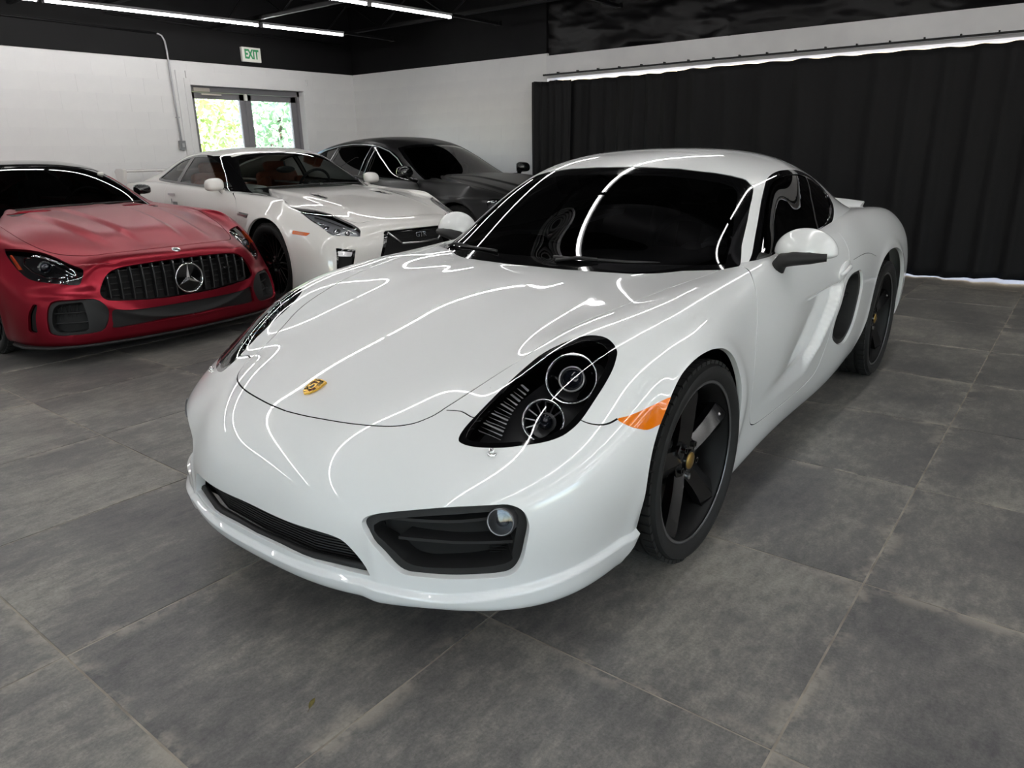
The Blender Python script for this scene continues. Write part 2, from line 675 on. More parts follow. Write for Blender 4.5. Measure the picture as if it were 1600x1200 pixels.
def F_poly3(pts3, n, near=0.25, grow=0.0, smooth=4):
    """polygon of 3-D points seen along direction n"""
    P = np.array(pts3, float)
    u, v, n = basis_for(n)
    poly = np.stack([P @ u, P @ v], -1)
    if smooth: poly = catmull(poly, smooth)
    lo, hi = (P @ n).min() - near, (P @ n).max() + near
    def f(V):
        d = sdf2(np.stack([V @ u, V @ v], -1), poly) - grow
        h = V @ n
        return np.maximum(d, np.maximum(lo - h, h - hi))
    return f

def text_mesh(s, size, depth, name='lettering', bold=0.0):
    c = bpy.data.curves.new(name, 'FONT')
    c.body = s
    c.size = size
    c.extrude = depth
    c.align_x = 'CENTER'
    c.align_y = 'CENTER'
    c.resolution_u = 3
    c.offset = bold
    t = bpy.data.objects.new(name, c)
    COL.objects.link(t)
    dg = bpy.context.evaluated_depsgraph_get()
    me = bpy.data.meshes.new_from_object(t.evaluated_get(dg))
    bpy.data.objects.remove(t)
    bpy.data.curves.remove(c)
    me.materials.clear()
    return me

# ------------------------------------------------------------------ wheels
def ring_mesh(prof, n=64):
    return MB().lathe(prof, n=n, axis='Y', closed=True)

def tyre_prof(R, w, r):
    h = w / 2
    s = R - r
    return [(r, -h * .80), (r + s * .18, -h * .92), (r + s * .5, -h * 1.0), (r + s * .8, -h * .96), (R - .012, -h * .86), (R - .003, -h * .74), (R, -h * .55),
            (R, -h * .44), (R - .007, -h * .43), (R - .007, -h * .38), (R, -h * .37), (R, -h * .1), (R - .007, -h * .09), (R - .007, h * .09), (R, h * .1), (R, h * .37), (R - .007, h * .38), (R - .007, h * .43), (R, h * .44),
            (R, h * .55), (R - .003, h * .74), (R - .012, h * .86), (r + s * .8, h * .96), (r + s * .74, h * .975), (r + s * .70, h * .985), (r + s * .5, h * 1.0), (r + s * .18, h * .92), (r, h * .80)]

def make_wheel(name, parent, R, w, r, spokes, rim_mat, caliper, cap_mat, silver=True, style='five', lugs=5, cap_text=None):
    """outer face towards +y of the wheel's own frame; rim mesh is the part, the rest its sub-parts"""
    h = w / 2
    m = MB()
    m.lathe([(r + .008, h * .86), (r + .001, h * .84), (r - .010, h * .70), (r - .022, h * .55), (r - .028, h * .1), (r - .028, -h * .7), (r - .004, -h * .86), (r + .002, -h * .86), (r + .002, h * .80)], n=72, axis='Y', closed=True)
    rim = m.build(name, M['wheel_barrel'], parent, angle=40)
    ring_mesh(tyre_prof(R, w, r)).build('tyre', M['rubber'], rim, angle=35)
    # tread blocks: shoulder ribs across the tread
    tb = MB()
    nb = 60
    for k in range(nb):
        a = 2 * PI * k / nb
        for sgn in (1, -1):
            rot = Matrix.Rotation(-a, 3, 'Y')
            c = rot @ Vector((R - .002, sgn * h * .70, 0))
            tb.box(c, (.012, h * .30, R * 2 * PI / nb * .80), rot=rot)
    o = tb.build('tread', M['rubber'], rim)
    o['kind'] = 'stuff'
    if silver:
        ring_mesh([(r + .009, h * .865), (r + .003, h * .885), (r - .003, h * .865), (r - .003, h * .85), (r + .009, h * .85)], 72).build('rim_edge', M['silver_line'], rim, smooth=True)
    # disc and caliper behind the spokes
    MB().lathe([(.09, h * .0), (r * .80, h * .0), (r * .80, h * .0 - .028), (.09, h * .0 - .028)], n=48, axis='Y', closed=True).build('brake_disc', M['disc'], rim, angle=30)
    MB().lathe([(.0, h * .25), (.085, h * .25), (.095, h * .02), (.0, h * .02)], n=32, axis='Y').build('disc_bell', M['trim_black'], rim, angle=30)
    if caliper is not None:
        c = MB()
        pts = []
        a0, a1 = caliper[1]
        for k in range(9):
            a = a0 + (a1 - a0) * k / 8
            pts.append((math.cos(a) * r * .72, h * .06, math.sin(a) * r * .72))
        c.tube(pts, r * .15, n=10, flat=(1, .55))
        c.build('caliper', caliper[0], rim, angle=40)
    # spokes
    if style == 'five':
        for k in range(5):
            a = PI / 2 + .10 + 2 * PI * k / 5
            s = MB()
            rows = []
            for rr, hw, yt, dep in ((.045, .040, h * .50, .03), (.085, .040, h * .58, .035), (.13, .041, h * .64, .04), (.19, .046, h * .70, .04), (r - .03, .054, h * .74, .04), (r - .010, .060, h * .72, .035)):
                rows.append([(rr, yt - dep, -hw), (rr, yt - .012, -hw * .96), (rr, yt - .006, -hw * .62), (rr, yt + .008, -hw * .05), (rr, yt - .018, hw * .96), (rr, yt - dep, hw)])
            s.grid([[(p[0], p[1], p[2]) for p in row] for row in rows])
            s.face(rows[-1])
            bmesh.ops.rotate(s.bm, matrix=Matrix.Rotation(-a, 3, 'Y'), verts=s.bm.verts)
            s.build('spoke', rim_mat, rim, angle=24)
    elif style == 'multi':
        for k in range(spokes):
            a = PI / 2 + 2 * PI * k / spokes
            for sg in (1, -1):
                s = MB()
                rows = []
                for q in range(6):
                    f = q / 5
                    rr = .06 + (r - .01 - .06) * f
                    off = sg * (.008 + .055 * f ** 1.6)
                    hw = .013 - .003 * f
                    yt = h * (.50 + .26 * f)
                    rows.append([(rr, yt - .04, off - hw), (rr, yt, off - hw * .5), (rr, yt, off + hw * .5), (rr, yt - .04, off + hw)])
                s.grid(rows)
                s.face(rows[-1])
                bmesh.ops.rotate(s.bm, matrix=Matrix.Rotation(-a, 3, 'Y'), verts=s.bm.verts)
                s.build('spoke', rim_mat, rim, angle=24)
    hy = h * .52
    MB().lathe([(0, hy - .03), (.075, hy - .03), (.072, hy - .005), (.055, hy + .004), (.036, hy + .004), (.034, hy + .012), (0, hy + .012)], n=40, axis='Y').build('hub', rim_mat, rim, angle=30)
    MB().lathe([(0, hy + .019), (.012, hy + .0185), (.027, hy + .0145), (.029, hy + .010), (.0, hy + .010)], n=32, axis='Y').build('hub_cap', cap_mat, rim, smooth=True)
    for k in range(lugs):
        a = PI / 2 + PI / 5 + 2 * PI * k / lugs
        MB().lathe([(0, hy + .004), (.006, hy + .004), (.007, hy + .012), (.0105, hy + .012), (.0115, hy - .01), (0, hy - .01)], n=12, axis='Y', c=(math.cos(a) * .056, 0, math.sin(a) * .056)).build('lug_nut', M['chrome_dull'] if k == 2 else M['gloss_black'], rim, angle=30)
    # valve
    MB().tube([(math.cos(.5) * (r - .03), h * .62, math.sin(.5) * (r - .03)), (math.cos(.5) * (r - .045), h * .74, math.sin(.5) * (r - .045))], .004, n=8).build('valve', M['chrome_dull'], rim, smooth=True)
    return rim

def place_wheels(rim, parent, spots):
    """spots: (x, y, z, side, steer). The first uses rim itself, the rest are copies of it and its sub-parts"""
    sub = list(rim.children)
    for i, (x, y, z, side, steer) in enumerate(spots):
        o = rim if i == 0 else rim.copy()
        if i:
            COL.objects.link(o)
            o.parent = parent
            for c in sub:
                d = c.copy()
                COL.objects.link(d)
                d.parent = o
        o.location = (-x, y, z)
        o.rotation_euler = (0, 0, steer if side > 0 else PI + steer)
# ------------------------------------------------------------------ the showroom
XL, XR, YB, YF, ZC = -9.43, 10.4, 7.10, -9.0, 3.45
T = 0.81

def floor_tile_mat():
    m = mat('floor_tile', (.1, .1, .1, 1), .42, spec=.45)
    nt = m.node_tree; p = bsdf(m); L = nt.links.new
    geo = nt.nodes.new('ShaderNodeNewGeometry')
    oi = nt.nodes.new('ShaderNodeObjectInfo')
    sc = nt.nodes.new('ShaderNodeVectorMath'); sc.operation = 'SCALE'; sc.inputs['Scale'].default_value = 37.0
    cmb = nt.nodes.new('ShaderNodeCombineXYZ')
    L(oi.outputs['Random'], cmb.inputs[0]); L(oi.outputs['Random'], cmb.inputs[1])
    L(cmb.outputs[0], sc.inputs[0])
    ad = nt.nodes.new('ShaderNodeVectorMath'); ad.operation = 'ADD'
    L(geo.outputs['Position'], ad.inputs[0]); L(sc.outputs[0], ad.inputs[1])
    def noise(scale, det, rough, stretch=None):
        n = nt.nodes.new('ShaderNodeTexNoise'); n.inputs['Scale'].default_value = scale
        n.inputs['Detail'].default_value = det; n.inputs['Roughness'].default_value = rough
        if stretch:
            mp = nt.nodes.new('ShaderNodeMapping'); mp.inputs['Scale'].default_value = stretch
            L(ad.outputs[0], mp.inputs[0]); L(mp.outputs[0], n.inputs['Vector'])
        else:
            L(ad.outputs[0], n.inputs['Vector'])
        return n
    a = noise(1.9, 9, .66, (1, .7, 1)); b = noise(24, 7, .76, (1, .45, 1)); c = noise(120, 5, .75)
    r = nt.nodes.new('ShaderNodeValToRGB')
    e = r.color_ramp.elements
    e[0].position, e[0].color = .36, srgb(74, 73, 75)
    e[1].position, e[1].color = .64, srgb(146, 142, 134)
    k = r.color_ramp.elements.new(.5); k.color = srgb(106, 104, 101)
    mixv = nt.nodes.new('ShaderNodeMix'); mixv.data_type = 'FLOAT'; mixv.inputs[0].default_value = .42
    L(a.outputs[0], mixv.inputs[2]); L(b.outputs[0], mixv.inputs[3])
    # each tile a touch lighter or darker
    tr = nt.nodes.new('ShaderNodeMapRange'); tr.inputs[3].default_value = -.018; tr.inputs[4].default_value = .018
    L(oi.outputs['Random'], tr.inputs[0])
    sm = nt.nodes.new('ShaderNodeMath'); sm.operation = 'ADD'
    L(mixv.outputs[0], sm.inputs[0]); L(tr.outputs[0], sm.inputs[1])
    L(sm.outputs[0], r.inputs[0])
    # fine speckle
    mx = nt.nodes.new('ShaderNodeMix'); mx.data_type = 'RGBA'; mx.blend_type = 'OVERLAY'; mx.inputs[0].default_value = .65
    L(r.outputs[0], mx.inputs[6]); L(c.outputs[0], mx.inputs[7])
    # pale scuffs near the tile edges
    tc = nt.nodes.new('ShaderNodeTexCoord')
    sp = nt.nodes.new('ShaderNodeSeparateXYZ'); L(tc.outputs['Object'], sp.inputs[0])
    ed = []
    for ax in (0, 1):
        ab = nt.nodes.new('ShaderNodeMath'); ab.operation = 'ABSOLUTE'; L(sp.outputs[ax], ab.inputs[0]); ed.append(ab)
    mxm = nt.nodes.new('ShaderNodeMath'); mxm.operation = 'MAXIMUM'; L(ed[0].outputs[0], mxm.inputs[0]); L(ed[1].outputs[0], mxm.inputs[1])
    er = nt.nodes.new('ShaderNodeMapRange'); er.inputs[1].default_value = .350; er.inputs[2].default_value = .403
    L(mxm.outputs[0], er.inputs[0])
    sn = noise(5, 5, .7); sr = nt.nodes.new('ShaderNodeMapRange'); sr.inputs[1].default_value = .50; sr.inputs[2].default_value = .60
    L(sn.outputs[0], sr.inputs[0])
    sc2 = nt.nodes.new('ShaderNodeMath'); sc2.operation = 'MULTIPLY'; L(er.outputs[0], sc2.inputs[0]); L(sr.outputs[0], sc2.inputs[1])
    sc3 = nt.nodes.new('ShaderNodeMath'); sc3.operation = 'MULTIPLY'; L(sc2.outputs[0], sc3.inputs[0]); sc3.inputs[1].default_value = .80
    m2 = nt.nodes.new('ShaderNodeMix'); m2.data_type = 'RGBA'
    L(sc3.outputs[0], m2.inputs[0]); L(mx.outputs[2], m2.inputs[6]); m2.inputs[7].default_value = srgb(160, 153, 142)
    L(m2.outputs[2], p.inputs['Base Color'])
    rr = nt.nodes.new('ShaderNodeMapRange'); rr.inputs[3].default_value = .34; rr.inputs[4].default_value = .56
    L(b.outputs[0], rr.inputs[0]); L(rr.outputs[0], p.inputs['Roughness'])
    bp = nt.nodes.new('ShaderNodeBump'); bp.inputs['Strength'].default_value = .12; bp.inputs['Distance'].default_value = .004
    L(b.outputs[0], bp.inputs['Height']); L(bp.outputs[0], p.inputs['Normal'])
    return m

M['tile'] = floor_tile_mat()
M['grout'] = add_noise(mat('grout', srgb(150, 143, 132), .8), srgb(120, 114, 106), srgb(172, 163, 150), 9, 5)
M['wall_white'] = add_noise(mat('white_wall_paint', srgb(214, 213, 213), .42), srgb(211, 210, 210), srgb(218, 217, 216), 3, 5, .36, .5, bump=.05)
M['wall_black'] = add_noise(mat('black_wall_paint', srgb(8, 7, 9), .6, spec=.22), srgb(6, 6, 7), srgb(10, 9, 11), 6, 6, .55, .75, bump=.12)
M['insulation'] = mat('black_sheeting', srgb(6, 5, 7), .45, spec=.3)
M['ceiling'] = add_noise(mat('black_ceiling', srgb(15, 15, 17), .7), srgb(8, 8, 9), srgb(12, 12, 13), 5, 5, bump=.1)
M['steel_black'] = mat('black_steel', srgb(9, 9, 10), .5, spec=.3)
M['curtain'] = add_noise(mat('black_curtain', srgb(13, 13, 15), .75, spec=.3), srgb(11, 11, 13), srgb(16, 16, 18), 60, 4, bump=.06)
M['beam_white'] = add_noise(mat('beam_paint', srgb(208, 207, 208), .5), srgb(204, 203, 204), srgb(213, 212, 212), 4, 4)
M['alu'] = mat('door_aluminium', srgb(126, 124, 128), .4, metal=.3)
M['grey_pipe'] = mat('grey_conduit', srgb(168, 168, 170), .45, metal=.2)
M['box_grey'] = mat('switch_box', srgb(120, 122, 124), .45)
M['pane'] = glass('door_pane', (.90, .92, .92, 1))
M['led'] = emit('led_tube', (1.0, .985, .97, 1), LAMP_STRENGTH)
M['led_house'] = mat('light_housing', srgb(150, 150, 152), .5)
M['sign_white'] = mat('sign_plastic', srgb(222, 222, 214), .4)
M['sign_green'] = mat('sign_green', srgb(34, 140, 84), .4)

def kind(o, k='structure'):
    o['kind'] = k
    return o

def block_mesh(nm, sx, sy, sz, bev):
    return MB().box((0, 0, 0), (sx, sy, sz), bev=bev).mesh(nm)

# ---- floor: slab of grout with the tiles as its pieces
fl = kind(MB().box(((XL + XR) / 2, (YF + YB) / 2 + .3, -.055), (XR - XL + .4, YB - YF + 1.0, .1068)).build('floor', M['grout']))
tile_me = block_mesh('tile', T - .006, T - .006, .02, .0012)
tile_me.materials.append(M['tile'])
for i in range(-12, 6):
    for j in range(-7, 9):
        cx, cy = (i + .5) * T, (j + .5) * T
        if cx - T / 2 < XL - .35 or cy > YB + .1: continue
        o = bpy.data.objects.new('tile', tile_me)
        COL.objects.link(o)
        o.parent = fl
        o.location = (cx, cy, -.0098 + random.uniform(-.0006, .0006))
        o.rotation_euler = (random.uniform(-.0008, .0008), random.uniform(-.0008, .0008), random.choice((0, PI)))

# the part of the floor nobody sees, behind the camera and off to the right
far = MB()
far.box(((XL + XR) / 2, (YF - 7 * T) / 2, -.0098), (XR - XL, -7 * T - YF - .01, .02)).box(((6 * T + XR) / 2, (YB - 7 * T) / 2, -.0098), (XR - 6 * T - .01, YB + 7 * T - .02, .02))
kind(far.build('floor_1', M['tile']))

# ---- block walls: mortar core, painted blocks as pieces up to 2.47 m, black band above
BH, BW = .203, .406
def block_wall(core, along, fixed, a0, a1, z1, sign, holes=()):
    me_full = block_mesh('block', BW - .0012, .012, BH - .0012, .0006); me_full.materials.append(M['wall_white'])
    me_half = {}
    nrow = int(math.ceil(z1 / BH))
    for r in range(nrow):
        z0 = r * BH; zt = min(z0 + BH, z1)
        off = BW / 2 if r % 2 else 0
        a = a0 - off
        while a < a1 - 1e-3:
            s0, s1 = max(a, a0), min(a + BW, a1)
            a += BW
            segs = [(s0, s1, z0, zt)]
            for (h0, h1, hz) in holes:
                ns = []
                for (p, q, zz, zt2) in segs:
                    if q <= h0 or p >= h1 or zz >= hz: ns.append((p, q, zz, zt2)); continue
                    if p < h0: ns.append((p, h0, zz, zt2))
                    if q > h1: ns.append((h1, q, zz, zt2))
                    if zt2 > hz: ns.append((max(p, h0), min(q, h1), hz, zt2))
                segs = ns
            for (p, q, zz, zt2) in segs:
                if q - p < .01 or zt2 - zz < .01: continue
                key = (round(q - p, 3), round(zt2 - zz, 3))
                if key == (round(BW, 3), round(BH, 3)): me = me_full
                else:
                    if key not in me_half:
                        me_half[key] = block_mesh('block', key[0] - .0012, .012, key[1] - .0012, .0006)
                        me_half[key].materials.append(M['wall_white'])
                    me = me_half[key]
                o = bpy.data.objects.new('block', me)
                COL.objects.link(o); o.parent = core
                c, zc = (p + q) / 2, (zz + zt2) / 2
                dd = random.uniform(-.0004, .0004) - sign * .0045
                if along == 'x':
                    o.location = (c, fixed + dd, zc)
                else:
                    o.location = (fixed + dd, c, zc); o.rotation_euler = (0, 0, PI / 2)

DY0, DY1, DZ = 4.27, 6.09, 2.185       # the glazed door in the left wall
w = MB()
w.box((XL - .12, (YF + DY0) / 2, 1.24), (.24, DY0 - YF, 2.48))
w.box((XL - .12, (DY1 + YB + .24) / 2, 1.24), (.24, YB + .24 - DY1, 2.48))
w.box((XL - .12, (DY0 + DY1) / 2, (DZ + 2.48) / 2), (.24, DY1 - DY0, 2.48 - DZ))
wl = kind(w.build('wall_left', M['wall_white']))
block_wall(wl, 'y', XL, 0.0, YB, 2.475, 1, holes=((DY0, DY1, DZ),))
kind(MB().box((XL - .11, (YF + YB) / 2, (2.475 + ZC) / 2), (.245, YB - YF + .3, ZC - 2.475)).build('trim_1', M['wall_black']))
wb = kind(MB().box(((XL - 5.6) / 2, YB + .12, 1.24), (-5.6 - XL, .24, 2.48)).build('wall_back', M['wall_white']))
block_wall(wb, 'x', YB, XL, -5.6, 2.475, -1)
kind(MB().box(((XL - 5.6) / 2, YB + .11, (2.475 + ZC) / 2), (-5.6 - XL, .245, ZC - 2.475)).build('trim_2', M['wall_black']))
def glazed(nm, wn, fixed, a0, a1, o0, o1, axis):
    """a white wall out of the view, with a wide shop window added for fill daylight"""
    def bx(q, a, b, z0, z1, t):
        c, l = (a + b) / 2, b - a
        return q.box((fixed, c, (z0 + z1) / 2), (t, l, z1 - z0)) if axis == 'y' else q.box((c, fixed, (z0 + z1) / 2), (l, t, z1 - z0))
    q = MB()
    bx(q, a0, o0, 0, 2.48, .2); bx(q, o1, a1, 0, 2.48, .2); bx(q, o0, o1, 0, .25, .2); bx(q, o0, o1, 2.44, 2.48, .2)
    kind(q.build(nm, M['wall_white']))
    q = MB()
    n = max(2, round((o1 - o0) / 1.6))
    for k in range(n + 1):
        a = o0 + (o1 - o0) * k / n
        bx(q, a - .03, a + .03, .25, 2.44, .08)
    bx(q, o0, o1, .25, .31, .08); bx(q, o0, o1, 2.38, 2.44, .08)
    wo = kind(q.build(wn, M['alu']))
    for k in range(n):
        p = MB(); bx(p, o0 + (o1 - o0) * k / n + .03, o0 + (o1 - o0) * (k + 1) / n - .03, .31, 2.38, .008)
        p.build('pane', M['pane'], wo)
glazed('wall_right', 'fill_window_1', XR + .1, YF, YB, -5.0, 0.5, 'y')  # unseen window, added to brighten the coupe's side
kind(MB().box((XR + .1, (YF + YB) / 2, (2.48 + ZC) / 2), (.21, YB - YF, ZC - 2.48)).build('trim_3', M['wall_black']))
glazed('wall_front', 'fill_window_2', YF - .1, XL, XR, -0.6, 3.2, 'x')  # unseen window, added to brighten the coupe's nose
kind(MB().box(((XL + XR) / 2, YF - .1, (2.48 + ZC) / 2), (XR - XL + .4, .21, ZC - 2.48)).build('trim_4', M['wall_black']))
kind(MB().box(((XL + XR) / 2, (YF + YB) / 2, ZC + .05), (XR - XL + .5, YB - YF + .7, .1)).build('ceiling', M['ceiling']))

# ---- lintel over the wide opening, with crumpled black sheeting above it
kind(MB().box(((XR - 5.6) / 2, YB + .10, 2.305), (XR + 5.6, .24, .275)).build('trim_5', M['beam_white']))
def sheeting():
    rnd = np.random.RandomState(3)
    nx, nz = 300, 40
    xs = np.linspace(-5.6, XR, nx); zs = np.linspace(2.44, ZC, nz)
    H = np.zeros((nz, nx))
    for oct_ in range(5):
        fx, fz = 26 * 2 ** oct_, 5 * 2 ** oct_
        g = rnd.rand(fz + 2, fx + 2)
        u = np.linspace(0, fx, nx); v = np.linspace(0, fz, nz)
        iu, iv = u.astype(int), v.astype(int)
        fu, fv = u - iu, v - iv
        A = g[iv][:, iu]; Bq = g[iv][:, iu + 1]; Cq = g[iv + 1][:, iu]; D = g[iv + 1][:, iu + 1]
        val = (A * (1 - fu) + Bq * fu) * (1 - fv)[:, None] + (Cq * (1 - fu) + D * fu) * fv[:, None]
        H += np.abs(val - .5) * .5 ** oct_
    V = np.stack([np.tile(xs, nz), (YB + .06 - .11 * H).ravel(), np.repeat(zs, nx)], -1)
    F = grid_tris(nz, nx, flip=False)
    return npmesh('sheeting', V, F, None, True)
o = put('trim_6', sheeting(), M['insulation']); kind(o)

# ---- door in the left wall
d = kind(MB().box((XL - .16, DY0 + .02, DZ / 2), (.12, .04, DZ)).box((XL - .16, DY1 - .02, DZ / 2), (.12, .04, DZ)).box((XL - .16, (DY0 + DY1) / 2, DZ - .035), (.12, DY1 - DY0, .07)).build('door_1', M['alu']))
mid = (DY0 + DY1) / 2
for a, b in ((DY0 + .04, mid - .004), (mid + .004, DY1 - .04)):
    q = MB()
    q.box((XL - .165, a + .045, (DZ - .07) / 2), (.045, .09, DZ - .08)).box((XL - .165, b - .045, (DZ - .07) / 2), (.045, .09, DZ - .08))
    q.box((XL - .165, (a + b) / 2, DZ - .115), (.045, b - a, .08)).box((XL - .165, (a + b) / 2, .14), (.045, b - a, .24))
    lf = q.build('door_leaf', M['alu'], d)
    MB().box((XL - .165, (a + b) / 2, (DZ - .155 + .26) / 2), (.008, b - a - .18, DZ - .155 - .26)).build('pane', M['pane'], lf)
MB().box((XL - .115, DY0 + .22, DZ - .045), (.06, .24, .05), bev=.006).box((XL - .10, DY0 + .36, DZ - .10), (.02, .30, .018)).build('door_closer', mat('door_closer', srgb(196, 188, 178), .45), d)
MB().box((XL - .13, mid, DZ - .11), (.03, .05, .10), bev=.006).build('latch', M['sign_white'], d)
c = MB()
for y in (DY0 - .04, DY1 + .04): c.box((XL + .012, y, (DZ + .08) / 2), (.03, .08, DZ + .08), bev=.002)
c.box((XL + .012, mid, DZ + .04), (.03, DY1 - DY0, .08), bev=.002)
kind(c.build('trim_7', M['wall_white']))
c = MB()
for y in (DY0 - .13, DY1 + .13): c.box((XL + .008, y, (DZ + .17) / 2), (.02, .10, DZ + .17), bev=.002)
c.box((XL + .008, mid, DZ + .125), (.02, DY1 - DY0 + .08, .09), bev=.002)
kind(c.build('trim_8', M['wall_white']))

# ---- exit sign, conduit and switch box
sg = empty('exit_sign', (XL + .03, 5.24, 2.625)); tag(sg, 'white exit sign with green letters on the black band above the glazed door', 'sign')
MB().box((0, 0, 0), (.05, .30, .19), bev=.008).build('housing', M['sign_white'], sg)
me = text_mesh('EXIT', .165, .0015, bold=.006)
me.transform(Matrix.Scale(.66, 4, (1, 0, 0)))
me.transform(Matrix(((0, 0, 1, .0265), (1, 0, 0, 0), (0, 1, 0, 0), (0, 0, 0, 1))))
put('lettering', me, M['sign_green'], sg)
cd_ = empty('conduit', (XL + .03, 4.03, 1.47)); tag(cd_, 'grey electrical pipe running down the white wall to a switch box beside the door', 'pipe')
z = 1.47
MB().tube([(0, .0, 0), (0, -.01, .5), (0, -.02, 1.10), (0, -.03, 1.22), (0, -.06, 1.28), (0, -.12, 1.30)], .012, n=10).build('pipe', M['grey_pipe'], cd_, smooth=True)
MB().tube([(0, -.12, 1.30), (0, -1.5, 1.31), (0, -5.0, 1.31)], .012, n=8).build('black_pipe', M['steel_black'], cd_, smooth=True)
MB().box((.01, 0, -.05), (.05, .075, .115), bev=.004).build('switch_box', M['box_grey'], cd_)
MB().box((.037, 0, -.05), (.006, .03, .05)).build('switch', M['grey_pipe'], cd_)
MB().box((0, -.005, .30), (.03, .05, .012)).build('strap', M['grey_pipe'], cd_)
cp = MB(); cp.tube([(XL + .03, 3.3, 2.93), (XL + .03, 5.2, 2.90), (XL + .03, 6.9, 2.90)], .012, n=8)
tag(cp.build('ceiling_conduit', M['steel_black'], smooth=True), 'thin black pipe running along the wall above the exit sign', 'pipe')

# ---- joists under the ceiling
for k, y in enumerate((-7.0, -5.3, -3.6, -1.9, -.2, 1.5, 3.2, 4.9, 6.55)):
    j = kind(MB().box(((XL + XR) / 2, y - .02, 2.98), (XR - XL, .035, .035)).box(((XL + XR) / 2, y + .02, 2.98), (XR - XL, .035, .035)).box(((XL + XR) / 2, y, 3.38), (XR - XL, .07, .05)).build('trim_%d' % (20 + k), M['steel_black']))
    n = 30
    wbm = MB()
    for q in range(n):
        xa = XL + (XR - XL) * q / n; xb = XL + (XR - XL) * (q + 1) / n
        za, zb = (2.98, 3.36) if q % 2 == 0 else (3.36, 2.98)
        wbm.tube([(xa, y, za), (xb, y, zb)], .011, n=6)
    wo_ = wbm.build('web_bars', M['steel_black'], j); wo_['kind'] = 'stuff'

# ---- tube lights
SKEWS = {-8.22: .10, -6.22: .08, -4.42: .03}        # the rows by the left wall hang a few degrees off it
def tube_light(x, y1, ln, label, group=None):
    sk = SKEWS.get(x, 0.0)
    t = empty('tube_light', (x - math.tan(sk) * (5.94 - y1 + ln / 2), y1 - ln / 2, 2.83), -sk); tag(t, label, 'ceiling light', group)
    MB().box((0, 0, .030), (.07, ln, .026), bev=.004).build('housing', M['led_house'], t)
    q = MB(); q.tube([(0, -ln / 2 + .012, .004), (0, ln / 2 - .012, .004)], .0145, n=12, flat=(1, .9)); q.build('diffuser', M['led'], t, angle=40)
    for s in (-1, 1): MB().box((0, s * (ln / 2 - .006), .012), (.062, .012, .05)).build('end_cap', M['led_house'], t)
    return t

OUT = 'white LED tube ceiling light hanging over the open floor away from the corner'
rows = (-8.22, -6.22, -4.42, -2.45, -.50, 1.45, 3.40, 5.35, 7.30, 9.20)
named = {(-8.22, 0): 'short LED tube light nearest the corner, last of the left row', (-8.22, 1): 'long LED tube light running along the left wall before the short end tube',
         (-8.22, 2): 'LED tube light cut off by the top left corner of the photo', (-6.22, 0): 'short LED tube light at the end of the second row from the left wall',
         (-6.22, 1): 'LED tube light cut off by the top edge, second row from the left wall', (-4.42, 0): 'LED tube light whose tip just shows at the top edge above the white lintel'}
for x in rows:
    y = 5.94
    for k, ln in enumerate((1.215, 2.40, 2.40, 2.40, 2.40, 2.40)):
        lb = named.get((x, k))
        if x - math.tan(SKEWS.get(x, 0.0)) * (5.94 - y + ln) < XL + .15: break
        tube_light(x, y, ln, lb or OUT, None if lb else 'tube lights over the open floor')
        y -= ln + .035
    # the dark rail that carries the row past its last tube
    r_ = MB(); r_.box((x, 6.42, 2.862), (.045, .92, .03)).box((x, 6.86, 2.865), (.10, .05, .05), bev=.004)
    tag(r_.build('light_rail', M['steel_black']), {-8.22: 'black rail past the end of the leftmost tube light row', -6.22: 'black rail past the end of the second tube light row'}.get(x, 'black rail carrying a tube light row on towards the curtained wall'), 'rail', None if x < -6 else 'light rails by the back wall')
for k, y in enumerate((4.66, 2.25)):
    s = MB().box(((XL + XR) / 2, y, 2.905), (XR - XL - .2, .04, .035))
    tag(s.build('support_bar', M['steel_black']), 'thin black bar crossing over the tube lights near the corner' if k == 0 else 'thin black bar crossing over the tube lights nearer the camera', 'bar')
# duct with a round grille, seen mirrored in the windscreen
dk = empty('air_duct', (-2.8, 2.0, 3.08)); tag(dk, 'black air duct with a round ringed grille under the ceiling, mirrored in the windscreen', 'duct')
MB().tube([(.25, 0, 0), (1.0, 0, 0), (2.0, 0, 0), (2.5, .10, 0), (2.85, .40, 0), (2.95, .9, 0), (2.95, 2.5, 0)], .15, n=24).build('pipe', mat('duct_paint', srgb(96, 96, 100), .5), dk, angle=40)
q = MB()
for k in range(5):
    r_ = .05 + .035 * k
    q.lathe([(r_, -.0), (r_ + .018, .012), (r_ + .020, .008), (r_ + .004, -.008)], n=40, axis='Z', c=(-.12, -.05, -.14), closed=True)
q.lathe([(.20, .0), (.215, .02), (.20, .06)], n=40, axis='Z', c=(-.12, -.05, -.15))
q.build('grille', mat('grille_paint', srgb(190, 190, 192), .5), dk, smooth=True)
MB().box((.02, -.02, -.02), (.50, .34, .20), bev=.03).build('plenum', M['steel_black'], dk)

# ---- curtain rail and curtains
rl = empty('curtain_rail', (-5.6, YB - .09, 2.205)); tag(rl, 'thin black curtain rail with hooks along the white lintel', 'rail')
MB().box(((XR + 5.6) / 2, 0, 0), (XR + 5.6, .022, .020)).build('rail', M['steel_black'], rl)
hk = block_mesh('bracket', .012, .05, .028, .001); hk.materials.append(M['steel_black'])
for k in range(34):
    o = bpy.data.objects.new('bracket', hk); COL.objects.link(o); o.parent = rl; o.location = (.22 + .30 * k, .02, .012)

